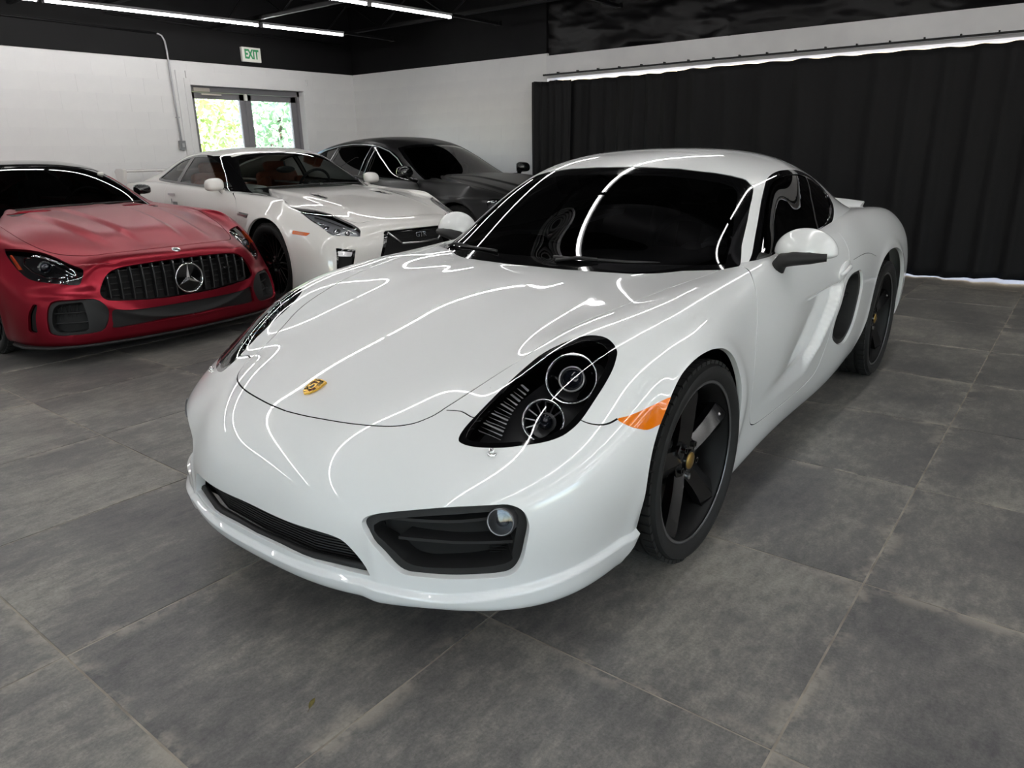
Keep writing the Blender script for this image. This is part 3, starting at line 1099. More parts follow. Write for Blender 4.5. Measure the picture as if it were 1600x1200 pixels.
def curtain(x0, x1, y, seed, amp, pitch, label, zt=2.125, zb=.022, sag=.010):
    rnd = random.Random(seed)
    n = int((x1 - x0) / (.018 if x1 - x0 < 5 else .03))
    xs = np.linspace(x0, x1, n)
    ph = np.cumsum(np.array([1 + .45 * math.sin(i * .013 * (1 + seed % 3)) + .25 * math.sin(i * .041 + seed) for i in range(n)])) * (x1 - x0) / n * 2 * PI / pitch
    prof = np.sin(ph) * .6 + np.sin(ph * 2.03 + 1) * .22 + np.sin(ph * .37 + 2) * .35
    zs = np.linspace(0, 1, 26)
    V = []
    for t in zs:
        a = amp * (1.0 - .35 * t) if pitch < .5 else amp * (.55 + .45 * (1 - t))
        top = zt - sag * (1 + np.sin(xs * 2 * PI / .31)) * .5
        z = zb + (top - zb) * t + (.012 * np.sin(xs * 5.3 + seed) if t == 0 else 0)
        V.append(np.stack([xs, y + prof * a + .02 * np.sin(t * 3 + xs * 1.7), z], -1))
    V = np.concatenate(V)
    F = grid_tris(26, n)
    me = npmesh('curtain', V, F)
    o = put('curtain', me, M['curtain'])
    tag(o, label, 'curtain')
    sol = o.modifiers.new('thickness', 'SOLIDIFY'); sol.thickness = .004
    return o
curtain(-5.72, -5.12, YB - .19, 2, .05, .15, 'narrow bunched black curtain hanging beside the white block wall')
curtain(-5.36, -3.55, YB - .055, 5, .040, .30, 'black curtain with soft folds, between the bunched one and the wide panel')
curtain(-3.68, XR - .05, YB - .17, 9, .060, .40, 'very wide black curtain panel behind the white coupe')

# ---- outside the door: ground, hedge and sky
kind(MB().box((-1, 16.0, 2.0), (26, .3, 4.3)).build('wall_outside', mat('cream_render', srgb(150, 134, 108), .85)))
M['leaf_a'] = add_noise(mat('leaf_light', srgb(205, 220, 150), .6), srgb(190, 212, 140), srgb(226, 230, 160), 3, 4)
M['leaf_b'] = add_noise(mat('leaf_dark', srgb(170, 200, 160), .6), srgb(160, 195, 165), srgb(195, 215, 170), 3, 4)
M['bark'] = mat('bark', srgb(96, 80, 66), .9)
M['ground'] = add_noise(mat('outside_paving', srgb(170, 164, 154), .9), srgb(160, 154, 144), srgb(182, 176, 166), 2, 5)
kind(MB().box((-16.6, 5, -.13), (14, 30, .1)).box((-2, 14.4, -.13), (40, 14, .1)).box((18.0, -4, -.13), (15, 22, .1)).box((-1, -17.2, -.13), (46, 16, .1)).build('ground', M['ground']))
def bush(x, y, h, r, lf, label, seed):
    rnd = np.random.RandomState(seed)
    t = empty('tree', (x, y, -.08)); tag(t, label, 'tree')
    n = 2600
    d_ = rnd.normal(size=(n, 3)); d_ /= np.linalg.norm(d_, axis=1, keepdims=True)
    rad = (rnd.rand(n) ** .4)[:, None]
    C = d_ * rad * np.array([r, r, h * .45]) + np.array([0, 0, h * .58])
    a = rnd.normal(size=(n, 3)); a /= np.linalg.norm(a, axis=1, keepdims=True)
    b = np.cross(a, rnd.normal(size=(n, 3))); b /= np.linalg.norm(b, axis=1, keepdims=True)
    s = rnd.uniform(.06, .12, (n, 1))
    V = np.stack([C - a * s, C + b * s * .5, C + a * s, C - b * s * .5], 1).reshape(-1, 3)
    F = np.arange(4 * n).reshape(n, 4)
    o = put('foliage', npmesh('foliage', V, F, None, False), lf, t); o['kind'] = 'stuff'
    MB().tube([(0, 0, 0), (.05, 0, h * .3), (0, .05, h * .6)], [.09, .07, .04]).build('trunk', M['bark'], t, smooth=True)
bush(-13.6, 6.3, 3.4, 1.2, M['leaf_a'], 'yellow green leafy tree standing close outside the glazed door', 1)
bush(-14.8, 9.4, 3.8, 1.4, M['leaf_b'], 'blue green leafy tree standing close outside the glazed door', 2)
bush(-17.2, 5.6, 4.6, 1.6, M['leaf_a'], 'tall yellow green tree standing behind the closer yellow green one outside', 3)
bush(-19.2, 12.2, 4.8, 1.7, M['leaf_b'], 'tall blue green tree standing far behind the closer blue green one outside', 4)
# ------------------------------------------------------------------ the white coupe in front
# x rearwards from the front axle, y to the car's left, z up (metres)
CAY_LOW = [
 # nose, centre line
 [(-.985,0,.185),(-1.035,0,.200),(-1.05,0,.28),(-1.052,0,.37),(-1.03,0,.46),(-.975,0,.535),(-.90,0,.588),(-.80,0,.628),(-.60,0,.69),(-.30,0,.755),(.15,0,.825),(.9,0,.87)],
 [(-.975,.21,.185),(-1.025,.22,.200),(-1.04,.225,.28),(-1.042,.228,.37),(-1.017,.23,.46),(-.957,.233,.537),(-.875,.236,.591),(-.775,.235,.63),(-.58,.225,.688),(-.29,.2,.753),(.15,.15,.824),(.9,.05,.87)],
 [(-.94,.395,.195),(-.985,.405,.205),(-.985,.41,.28),(-.985,.412,.37),(-.95,.41,.46),(-.885,.405,.545),(-.80,.395,.602),(-.70,.375,.645),(-.53,.35,.697),(-.27,.31,.758),(.15,.24,.825),(.9,.08,.87)],
 [(-.88,.55,.205),(-.925,.565,.215),(-.925,.575,.285),(-.925,.58,.37),(-.895,.575,.46),(-.835,.56,.53),(-.76,.535,.585),(-.66,.50,.645),(-.49,.475,.713),(-.24,.42,.764),(.16,.33,.826),(.9,.12,.87)],
 [(-.77,.68,.19),(-.805,.70,.20),(-.81,.712,.285),(-.815,.73,.37),(-.80,.725,.46),(-.755,.70,.53),(-.68,.655,.60),(-.56,.60,.695),(-.38,.57,.766),(-.18,.51,.79),(.18,.40,.828),(.9,.16,.87)],
 [(-.60,.755,.165),(-.62,.78,.18),(-.63,.80,.265),(-.637,.825,.37),(-.625,.835,.47),(-.59,.815,.555),(-.52,.77,.64),(-.42,.71,.74),(-.25,.66,.797),(-.08,.59,.812),(.2,.46,.829),(.9,.2,.87)],
 [(-.40,.765,.145),(-.40,.79,.16),(-.40,.825,.26),(-.395,.865,.38),(-.385,.885,.48),(-.36,.875,.58),(-.315,.84,.68),(-.24,.775,.775),(-.12,.71,.815),(.02,.63,.826),(.25,.52,.834),(.9,.25,.87)],
 [(-.18,.765,.14),(-.18,.795,.155),(-.18,.845,.26),(-.175,.89,.38),(-.17,.897,.48),(-.15,.893,.59),(-.12,.868,.70),(-.06,.80,.795),(.04,.73,.83),(.15,.66,.838),(.35,.55,.842),(.9,.3,.87)],
 [(.08,0.780,.115),(.08,0.820,.13),(.08,0.855,.28),(.08,0.878,.38),(.08,0.887,.48),(.08,0.885,.59),(.10,.872,.70),(.13,.81,.80),(.18,.745,.84),(.27,.68,.846),(.45,.57,.85),(.9,.35,.88)],
 [(.38,0.775,.105),(.38,0.815,.12),(.38,0.832,.24),(.38,0.854,.38),(.38,0.864,.48),(.38,0.862,.59),(.38,0.844,.70),(.39,.82,.79),(.41,.765,.845),(.46,.70,.855),(.58,.6,.862),(.95,.4,.88)],
 [(.70,.765,.115),(.70,.80,.13),(.70,.835,.23),(.70,.855,.38),(.70,.865,.48),(.70,.868,.59),(.70,.855,.70),(.70,.825,.79),(.70,.775,.858),(.72,.71,.875),(.78,.6,.885),(1.0,.4,.90)],
 [(1.05,.755,.115),(1.05,.79,.13),(1.05,.83,.23),(1.05,.85,.38),(1.05,.861,.48),(1.05,.866,.59),(1.05,.856,.70),(1.05,.828,.795),(1.05,.78,.872),(1.05,.71,.892),(1.08,.6,.90),(1.15,.4,.91)],
 [(1.40,.755,.115),(1.40,.79,.13),(1.40,.83,.23),(1.40,.85,.38),(1.40,.863,.48),(1.40,.87,.59),(1.40,.861,.70),(1.40,.833,.80),(1.40,.785,.885),(1.40,.71,.91),(1.40,.6,.92),(1.40,.4,.93)],
 [(1.75,.755,.125),(1.75,.79,.14),(1.75,.838,.24),(1.75,.868,.38),(1.75,.88,.48),(1.75,.885,.59),(1.75,.875,.71),(1.75,.843,.82),(1.75,.785,.905),(1.75,.70,.935),(1.75,.58,.945),(1.75,.4,.95)],
 [(2.10,0.740,.15),(2.10,0.775,.165),(2.10,0.832,.26),(2.10,0.860,.38),(2.10,0.872,.49),(2.10,0.875,.61),(2.10,0.863,.73),(2.10,0.827,.84),(2.10,0.760,.92),(2.10,0.700,.945),(2.10,0.580,.95),(2.10,0.400,.95)],
 [(2.475,0.760,.19),(2.475,0.800,.20),(2.475,0.855,.28),(2.475,0.872,.39),(2.475,0.880,.50),(2.475,0.880,.62),(2.475,0.865,.74),(2.475,0.825,.85),(2.475,0.755,.925),(2.475,0.690,.94),(2.475,0.570,.94),(2.475,0.400,.94)],
 [(2.85,0.760,.20),(2.85,0.800,.21),(2.85,0.845,.29),(2.85,0.860,.40),(2.85,0.868,.51),(2.85,0.865,.63),(2.85,0.845,.75),(2.85,0.800,.845),(2.85,0.737,.905),(2.85,0.660,.915),(2.85,0.550,.91),(2.85,0.400,.90)],
 [(3.16,.74,.23),(3.18,.77,.24),(3.19,.79,.31),(3.20,.80,.42),(3.20,.80,.53),(3.19,.79,.65),(3.17,.76,.76),(3.12,.71,.835),(3.06,.64,.875),(2.98,.56,.885),(2.9,.46,.88),(2.8,.3,.87)],
 [(3.33,.46,.24),(3.37,.47,.25),(3.39,.48,.33),(3.40,.48,.44),(3.40,.48,.55),(3.38,.47,.67),(3.34,.45,.78),(3.27,.42,.84),(3.18,.38,.865),(3.06,.33,.87),(2.95,.28,.87),(2.8,.2,.86)],
 [(3.38,0,.24),(3.42,0,.25),(3.44,0,.33),(3.45,0,.44),(3.45,0,.55),(3.43,0,.67),(3.38,0,.78),(3.30,0,.845),(3.20,0,.865),(3.08,0,.87),(2.97,0,.87),(2.8,0,.86)],
]
# rows: centre, y1, y2, pillar inner edge, corner, side glass top, side mid, belt, below belt
CAY_TOP = [
 [(0.2,0,0.8),(0.205,0.2,0.8),(0.22,0.4,0.797),(0.25,0.6,0.79),(0.28,0.7,0.78),(0.3,0.75,0.76),(0.3,0.765,0.74),(0.3,0.775,0.72),(0.3,0.78,0.68)],
 [(0.355,0,0.866),(0.362,0.2,0.866),(0.385,0.42,0.862),(0.47,0.62,0.853),(0.55,0.712,0.845),(0.6,0.75,0.836),(0.6,0.765,0.815),(0.6,0.78,0.79),(0.6,0.785,0.73)],
 [(0.55,0,0.985),(0.558,0.202,0.983),(0.585,0.406,0.975),(0.645,0.59,0.955),(0.71,0.674,0.937),(0.76,0.714,0.922),(0.77,0.739,0.89),(0.77,0.765,0.85),(0.77,0.785,0.77)],
 [(0.75,0,1.105),(0.758,0.1978,1.102),(0.785,0.3884,1.09),(0.825,0.554,1.062),(0.87,0.626,1.045),(0.92,0.6692,1.025),(0.93,0.7056,0.965),(0.93,0.745,0.89),(0.93,0.78,0.8)],
 [(0.94,0,1.198),(0.948,0.1936,1.195),(0.97,0.3758,1.181),(0.995,0.518,1.15),(1.02,0.585,1.125),(1.07,0.6294,1.1),(1.09,0.6772,1.02),(1.09,0.73,0.91),(1.09,0.78,0.82)],
 [(1.12,0,1.25),(1.125,0.1886,1.246),(1.14,0.3658,1.23),(1.16,0.493,1.2),(1.19,0.563,1.165),(1.23,0.6094,1.135),(1.25,0.6622,1.04),(1.25,0.725,0.92),(1.25,0.78,0.82)],
 [(1.38,0,1.273),(1.38,0.1882,1.268),(1.385,0.3596,1.252),(1.4,0.486,1.218),(1.42,0.556,1.18),(1.44,0.6048,1.145),(1.45,0.6614,1.05),(1.45,0.725,0.93),(1.45,0.78,0.83)],
 [(1.7,0,1.263),(1.7,0.1824,1.258),(1.7,0.3472,1.241),(1.7,0.467,1.207),(1.7,0.537,1.17),(1.7,0.5916,1.13),(1.7,0.6548,1.04),(1.7,0.725,0.935),(1.7,0.785,0.83)],
 [(2.05,0,1.215),(2.05,0.1762,1.209),(2.05,0.3286,1.19),(2.05,0.441,1.155),(2.05,0.511,1.117),(2.05,0.5698,1.075),(2.05,0.6374,1),(2.05,0.72,0.93),(2.05,0.79,0.84)],
 [(2.4,0,1.125),(2.4,0.165,1.119),(2.4,0.305,1.101),(2.4,0.41,1.067),(2.4,0.48,1.03),(2.4,0.545,0.99),(2.4,0.62,0.945),(2.4,0.71,0.91),(2.4,0.79,0.84)],
 [(2.75,0,1.01),(2.75,0.155,1.005),(2.75,0.285,0.99),(2.75,0.385,0.963),(2.75,0.45,0.935),(2.75,0.52,0.91),(2.75,0.6,0.885),(2.75,0.68,0.86),(2.75,0.75,0.8)],
 [(3.08,0,0.895),(3.08,0.15,0.891),(3.08,0.27,0.88),(3.08,0.36,0.862),(3.08,0.42,0.845),(3.08,0.48,0.83),(3.08,0.55,0.8),(3.08,0.62,0.78),(3.08,0.68,0.72)],
 [(3.32,0,0.79),(3.32,0.14,0.79),(3.32,0.25,0.78),(3.32,0.33,0.77),(3.32,0.38,0.75),(3.32,0.43,0.73),(3.32,0.5,0.7),(3.3,0.55,0.68),(3.3,0.6,0.64)],
]
def shield_pts(w, h):
    return [(-.5 * w, .5 * h), (-.25 * w, .54 * h), (0, .56 * h), (.25 * w, .54 * h), (.5 * w, .5 * h), (.5 * w, .1 * h), (.44 * w, -.16 * h), (.28 * w, -.38 * h), (0, -.52 * h),
            (-.28 * w, -.38 * h), (-.44 * w, -.16 * h), (-.5 * w, .1 * h)]

def on_frame(mesh_ob, o, u, v, n):
    """lay a mesh drawn in x,y (z up) onto the frame o,u,v,n"""
    mm = Matrix(((u[0], v[0], n[0], o[0]), (u[1], v[1], n[1], o[1]), (u[2], v[2], n[2], o[2]), (0, 0, 0, 1)))
    mesh_ob.data.transform(mm)

def seat(parent, x, y, z, material, name='seat', lean=.35, s=1.0):
    m = MB()
    m.box((x, y, z + .08), (.50 * s, .48 * s, .15), bev=.05)
    r = Matrix.Rotation(lean, 3, 'Y')
    m.box((x + .27 * s + .11, y, z + .42), (.15, .48 * s, .58 * s), rot=r, bev=.06)
    m.box((x + .27 * s + .21, y, z + .72), (.10, .26 * s, .17), rot=r, bev=.04)
    for sg in (1, -1):
        m.box((x + .22 * s + .10, y + sg * .21 * s, z + .40), (.20, .09, .46 * s), rot=r, bev=.035)
        m.box((x, y + sg * .22 * s, z + .13), (.46 * s, .08, .14), bev=.03)
    return m.build(name, material, parent, smooth=True)

def steering_wheel(parent, c, r, material, tilt=1.15):
    m = MB()
    pts = []
    for k in range(33):
        a = 2 * PI * k / 32
        pts.append(Vector((0, math.cos(a) * r, math.sin(a) * r)))
    rot = Matrix.Rotation(-(PI / 2 - tilt), 3, 'Y')
    m.tube([Vector(c) + rot @ p for p in pts], .015, n=8, caps=False)
    m.ball(Vector(c), (.03, .07, .06), rot=rot)
    for a in (PI * 1.5, PI * .08, PI * .92):
        m.tube([Vector(c), Vector(c) + rot @ Vector((0, math.cos(a) * r, math.sin(a) * r))], .014, n=6)
    return m.build('steering_wheel', material, parent, smooth=True)

def cay_dent(V, N):
    x, y, z = V[:, 0], V[:, 1], V[:, 2]
    sm = lambda a, b, t: np.clip((t - a) / (b - a), 0, 1) ** 2 * (3 - 2 * np.clip((t - a) / (b - a), 0, 1))
    d = np.zeros(len(V))
    side = y > .6
    # door channel that runs into the side intake, sharp along its upper edge
    xr = np.interp(z, [.33, .398, .435, .517, .609, .688], [1.02, 1.131, 1.207, 1.287, 1.381, 1.426])
    up = 1 - sm(.672, .697, z)
    d -= np.where(side, .036 * sm(xr - .62, xr - .015, x) * (1 - sm(xr, xr + .035, x)) * up * sm(.34, .42, z), 0)
    # front lip stands a little proud of the bumper
    fr = x < -.30
    led = np.interp(np.abs(y), [0, .40, .46, .60, .80], [.236, .236, .232, .228, .235])
    d += np.where(fr, .016 * (1 - sm(led - .005, led + .005, z)), 0)
    # frame round the side intakes, ridge between them and the mid grille
    rid = np.exp(-((np.abs(y) - (.418 - (z - .36) * .12)) / .016) ** 2) * sm(.21, .25, z) * (1 - sm(.38, .44, z))
    d += np.where(fr, .004 * rid, 0)
    # wheel arch lips
    for cx, cz, r in ((-.03, .335, .37), (2.45, .34, .41)):
        q = np.hypot(x - cx, z - cz) - r
        d += np.where(side, .006 * np.exp(-(q / .03) ** 2), 0)
    V = V + N * d[:, None]
    # the lip drops outboard of the mid grille
    drop = np.where(fr & (z < .245), -.012 * sm(.37, .43, np.abs(y)) * (1 - sm(.75, .84, y)) * (1 - sm(.20, .245, z)), 0)
    V[:, 2] += drop
    return V

def build_cayman():
    CAR[0] = True
    root = empty('coupe', (-1.3454, .6726, 0), -PI / 2)
    tag(root, 'white coupe in front with black five spoke wheels and gold crest on its nose', 'car')
    W, K, GL = M['white_paint'], M['gap'], M['gloss_black']

    low = surf_soup(CAY_LOW, 18, 26, 2, flip=True, mirror1=True, dent=cay_dent)
    top = surf_soup(CAY_TOP, 16, 14, 2, flip=False, mirror0=False, mirror_v0=True)

    # ---------------- lower body
    yout = F_plane('y', .5, -1)
    arch_f = catmull([(-.346,.10),(-.350,.223),(-.388,.334),(-.408,.43),(-.398,.50),(-.360,.56),(-.305,.612),(-.255,.650),(-.201,.678),(-.13,.697),(-.062,.703),(.0,.700),(.07,.685),(.14,.65),(.20,.60),(.255,.53),(.29,.45),(.315,.36),(.335,.263),(.34,.10)], 4)
    arch_r = catmull([(2.03,.10),(2.035,.40),(2.06,.54),(2.12,.63),(2.22,.695),(2.33,.722),(2.45,.728),(2.58,.715),(2.70,.67),(2.80,.58),(2.855,.45),(2.87,.30),(2.87,.10)], 4)
    s = low.keep_out(F_poly(arch_f, 'xz', yout)).keep_out(F_poly(arch_r, 'xz', yout))
    gaps = []
    lamp_out = F_poly3([(-.769,.533,.581),(-.755,.528,.591),(-.727,.527,.606),(-.675,.534,.635),(-.617,.543,.667),(-.535,.556,.707),(-.454,.572,.741),(-.390,.604,.764),(-.349,.633,.776),(-.333,.659,.779),(-.328,.693,.777),(-.337,.723,.767),(-.351,.744,.753),(-.367,.753,.740),(-.403,.763,.716),(-.448,.767,.688),(-.503,.767,.654),(-.558,.765,.621),(-.593,.758,.603),(-.625,.746,.591),(-.662,.720,.582),(-.701,.680,.577),(-.730,.643,.572),(-.756,.599,.571),(-.769,.566,.572),(-.773,.543,.576)], (-.43, .27, .83))
    lamp_in = F_poly3([(-.752,.545,.588),(-.728,.539,.603),(-.672,.542,.636),(-.614,.553,.668),(-.533,.566,.709),(-.467,.589,.738),(-.409,.620,.758),(-.370,.646,.769),(-.357,.674,.771),(-.359,.708,.763),(-.372,.730,.751),(-.392,.742,.735),(-.426,.749,.714),(-.469,.752,.688),(-.520,.754,.653),(-.566,.750,.626),(-.597,.744,.610),(-.628,.730,.599),(-.660,.709,.590),(-.695,.672,.584),(-.721,.636,.581),(-.742,.598,.580),(-.754,.568,.580),(-.757,.552,.583)], (-.43, .27, .83))
    lamp, s = s.split(lamp_out)
    bezel_i, bezel = lamp.split(lamp_in)
    # side intake of the bumper, mid grille
    intake_poly = catmull([(.394,.398),(.412,.418),(.486,.438),(.597,.460),(.694,.469),(.724,.466),(.746,.451),(.758,.423),(.759,.391),(.749,.336),(.736,.296),(.722,.276),(.703,.272),(.654,.274),(.554,.275),(.503,.275),(.473,.291),(.441,.330),(.410,.370)], 5)
    intake, s = s.split(F_poly(intake_poly, 'yz', F_plane('x', -.45)))
    gr = [(.0,.362),(.148,.358),(.25,.356),(.319,.350),(.352,.336),(.385,.300),(.408,.262),(.40,.252),(.277,.256),(.10,.262)]
    grp = gr + [(-y, z) for y, z in gr[::-1] if y > 0]
    grille, s = s.split(F_poly(catmull(grp, 4), 'yz', F_plane('x', -.6)))
    # amber side marker
    marker, s = s.split(F_poly(catmull([(-.482,.610),(-.451,.612),(-.400,.616),(-.34,.622),(-.28,.626),(-.28,.598),(-.330,.574),(-.395,.566),(-.426,.575),(-.452,.586)], 3), 'xz', F_plane('y', .6, -1)))
    # side intake behind the door
    sintake, s = s.split(F_poly(catmull([(1.752,.698),(1.783,.626),(1.761,.536),(1.737,.431),(1.674,.368),(1.600,.362),(1.521,.382),(1.420,.436),(1.410,.516),(1.456,.586),(1.507,.664),(1.578,.699),(1.671,.706)], 4), 'xz', F_plane('y', .6, -1)))
    # cowl under the wipers
    hood_line = [(-.902,0),(-.895,.10),(-.872,.236),(-.838,.336),(-.800,.393),(-.759,.422),(-.729,.434),(-.701,.441),(-.574,.482),(-.447,.527),(-.285,.560),(-.063,.613),(.204,.655),(.359,.676),(.47,.686)]
    hl = catmull(hood_line, 5, closed=False)
    rear = [(.47,.686),(.437,.588),(.375,.416),(.340,.157),(.334,0)]
    hr = catmull(rear, 5, closed=False)
    half = np.concatenate([hl, hr[1:]])
    hood_poly = np.concatenate([half, (half * [1, -1])[::-1][1:-1]])
    up = F_plane('z', .5, -1)
    hood_f = F_poly(hood_poly, 'xy', up)
    cowl_poly = [tuple(p) for p in hr] + [(.62, 0), (.66, .66), (.56, .735)]
    cowl_f = F_poly([(x, y) for x, y in hr] + [(.345, -.2), (.95, -.2), (.95, .60), (.66, .70), (.55, .725)], 'xy', up)
    cowl, s = s.split(cowl_f)
    g, s = s.cut_gap(hl, 'xy', .0026, up)
    gaps.append(g)
    hood, s = s.split(hood_f)
    # seams
    def seam(line, plane, *lim, w=.0022):
        nonlocal s
        g, s = s.cut_gap(line, plane, w, *lim)
        gaps.append(g)
    ys = F_plane('y', .5, -1)
    seam(catmull([(-.717,.445),(-.702,.483),(-.704,.520),(-.70,.54)], 4, False), 'xy', up)
    seam(catmull([(-.562,.622),(-.552,.613),(-.530,.606),(-.505,.606),(-.478,.612)], 4, False), 'xz', ys)
    door_line = catmull([(.557,.862),(.51,.83),(.470,.775),(.440,.70),(.412,.62),(.40,.52),(.415,.42),(.45,.335),(.52,.285),(.75,.278),(1.02,.275),(1.18,.280),(1.29,.31),(1.35,.40),(1.385,.52),(1.430,.61),(1.478,.680),(1.53,.725),(1.60,.80),(1.585,.89)], 4, False)
    front_door = door_line
    seam(front_door, 'xz', ys, F_plane('z', .90), w=.0026)
    seam(catmull([(1.64,.762),(1.80,.768),(1.95,.758),(2.09,.725)], 4, False), 'xz', ys, w=.0014)
    door_poly = list(map(tuple, door_line)) + [(1.5, 1.1), (.6, 1.1)]
    door, s = s.split(F_poly(door_poly, 'xz', ys))
    def bump_f(V):
        zs = np.interp(V[:, 0], [-1.2, -.74, -.70, -.562, -.50, -.30], [.70, .66, .628, .62, .606, .614])
        return np.maximum(V[:, 2] - zs, V[:, 0] + .1)
    bumper, shell = s.split(bump_f)

    nc = lambda V: np.abs(V[:, 1]) < 1e-4
    shell.both().flange(.02).build('body_shell', W, root)
    bumper.both().flange(.028).build('front_bumper', W, root)
    hd = hood.both().flange(.015).build('hood', W, root)
    for piece, nm in ((door, 'door'),):
        piece.flange(.012).build(nm, W, root)
        piece.mirrored().flange(.015).build(nm, W, root)
    gj = gaps[0]
    for q in gaps[1:]: gj = gj.join(q)
    o_ = gj.offset(-.0022).both().build('panel_gap', K, root); o_['kind'] = 'stuff'
    cowl.both().offset(-.022).build('cowl', M['dark_plastic'], root)
    # floor pan and arch liners close the body from below
    m = MB()
    m.box((1.2, 0, .20), (3.9, 1.30, .05)); m.box((-.55, 0, .22), (.7, 1.2, .05)); m.box((1.28, 0, .19), (1.7, 1.56, .05))
    m.build('underbody', M['dark_inside'], root)
    m = MB()
    for cx, cz, r in ((-.04, .33, .40), (2.45, .34, .43)):
        for sg in (1, -1):
            rows = []
            for k in range(21):
                a = -.35 + (PI + .7) * k / 20
                yo = .80 if 0 <= a <= PI else .70
                rows.append([(cx + math.cos(a) * r, sg * .50, cz + math.sin(a) * r), (cx + math.cos(a) * r, sg * yo, cz + math.sin(a) * r)])
            m.grid(rows)
            m.prism([(cx + math.cos(2 * PI * k / 20) * r, cz + math.sin(2 * PI * k / 20) * r) for k in range(20)], sg * .50, sg * .48, axis='Y')
    m.build('wheel_liner', M['dark_inside'], root)

    # ---------------- openings
    def deep(piece, d, name, material, parent=root):
        return piece.offset(-d).build(name, material, parent)
    for pc, sg in ((intake, 1), (intake.mirrored(), -1)):
        h = pc.offset(-.022).flange(.09).offset(0)
        fr = pc.split(F_poly(catmull([(y, z) for y, z in np.array([(.42,.392),(.52,.428),(.68,.452),(.733,.44),(.743,.40),(.732,.33),(.715,.295),(.60,.292),(.52,.292),(.476,.318)]) * [sg, 1]], 4), 'yz', F_plane('x', -.4)))[1]
        io = fr.offset(-.020).flange(.07).build('bumper_intake', M['dark_plastic'], root)
        pc.offset(-.085).build('mesh_panel', M['dark_inside'], io)
        for zz, y0, y1, up_ in ((.405, .430, .70, .012), (.352, .462, .752, .004)):
            b = MB()
            rows = []
            for k in range(10):
                t = k / 9
                y = y0 + (y1 - y0) * t
                x = np.interp(y, [.40, .50, .60, .70, .76], [-.975, -.93, -.88, -.81, -.76]) + .018
                z = zz + up_ * t ** 3 * 2
                rows.append([(x, sg * y, z - .004), (x, sg * y, z + .004), (x + .05, sg * y, z + .010), (x + .05, sg * y, z - .004)])
            b.grid([r_ + r_[:1] for r_ in rows])
            b.build('slat', M['slat_grey'], io)
        mm = MB()
        for k in range(22):
            z = .30 + .007 * k
            if abs(z - .352) < .006: continue
            mm.tube([(np.interp(y, [.40, .50, .60, .70, .76], [-.93, -.875, -.815, -.745, -.70]), sg * y, z) for y in (.64, .68, .72, .75)], .0016, n=4)
        mo = mm.build('mesh_lines', M['trim_black'], io); mo['kind'] = 'stuff'
        # fog lamp in a chrome bowl
        fc = Vector((-.822, sg * .708, .428))
        fd = Vector((-.90, sg * .35, .22)).normalized()
        q = fd.to_track_quat('Y', 'Z').to_matrix()
        def fl(prof, nm, mt, par, n=40):
            b = MB(); b.lathe(prof, n=n, axis='Y')
            bmesh.ops.rotate(b.bm, matrix=q, verts=b.bm.verts)
            bmesh.ops.translate(b.bm, vec=fc, verts=b.bm.verts)
            return b.build(nm, mt, par, smooth=True)
        fo = fl([(.034, -.06), (.036, 0), (.0335, .004), (.030, .0)], 'fog_lamp', M['lamp_black'], root)
        fl([(.0325, .001), (.0340, .004), (.0325, .006), (.030, .003), (.0265, -.010), (.020, -.022), (.0, -.026)], 'reflector', M['fog_grey'], fo)
        fl([(.0, -.006), (.008, -.007), (.015, -.010), (.0165, -.018)], 'bulb_glass', M['projector'], fo)
        fl([(.0, .006), (.016, .005), (.0315, .003)], 'fog_lens', M['lens'], fo)
    g = deep(grille.both(), .055, 'center_grille', M['dark_inside'])
    for k in range(13):
        z = .256 + .008 * k
        b = MB()
        rows = []
        lim = float(np.interp(z, [.25, .30, .34, .36], [.40, .385, .35, .20]))
        n = 18
        for j in range(n):
            y = -lim + 2 * lim * j / (n - 1)
            x = float(np.interp(abs(y), [0, .22, .40], [-1.040, -1.030, -.975])) + .034
            rows.append([(x, y, z), (x + .001, y, z + .0032), (x + .022, y, z + .003), (x + .022, y, z)])
        b.grid(rows)
        b.build('slat', M['dark_plastic'], g)
    lipb = MB()
    lipb.tube([(float(np.interp(abs(y), [0, .22, .40], [-1.043, -1.033, -.978])) + .012, y, .262) for y in np.linspace(-.395, .395, 21)], .011, n=8)
    lipb.build('grille_sill', M['dark_plastic'], g, smooth=True)

    for sg in (1, -1):
        pc = sintake if sg > 0 else sintake.mirrored()
        so = pc.offset(-.16).build('side_intake', M['dark_inside'], root)
        rim_f = F_poly(catmull([(1.735,.685),(1.752,.628),(1.738,.536),(1.712,.44),(1.672,.392),(1.61,.385),(1.545,.40),(1.452,.445),(1.43,.516),(1.475,.585),(1.53,.655),(1.596,.685),(1.67,.692)], 4), 'xz')
        pc.split(rim_f)[1].offset(-.012).flange(.15).build('intake_frame', M['dark_plastic'], so)
        MB().box((1.60, sg * .80, .585), (.30, .06, .006)).build('slat', M['trim_black'], so)
        mk = marker if sg > 0 else marker.mirrored()
        mk.offset(.0015).flange(.01).build('side_marker', M['amber'], root)

    # ---------------- headlamps
    for sg in (1, -1):
        bz, bi = (bezel, bezel_i) if sg > 0 else (bezel.mirrored(), bezel_i.mirrored())
        lo = bz.offset(.0005).flange(.02).build('headlamp', M['gloss_black'], root)
        bi.offset(-.0005).build('lens', M['lens'], lo)
        hs = bi.offset(-.075)
        hs.build('housing', M['lamp_black'], lo)
        bi.offset(-.003).flange(.075).split(lambda V: np.full(len(V), 1.0))[1].build('housing_wall', M['lamp_black'], lo) if False else None
        ax = Vector((-.80, sg * .30, .50)).normalized()
        q = ax.to_track_quat('Y', 'Z').to_matrix()
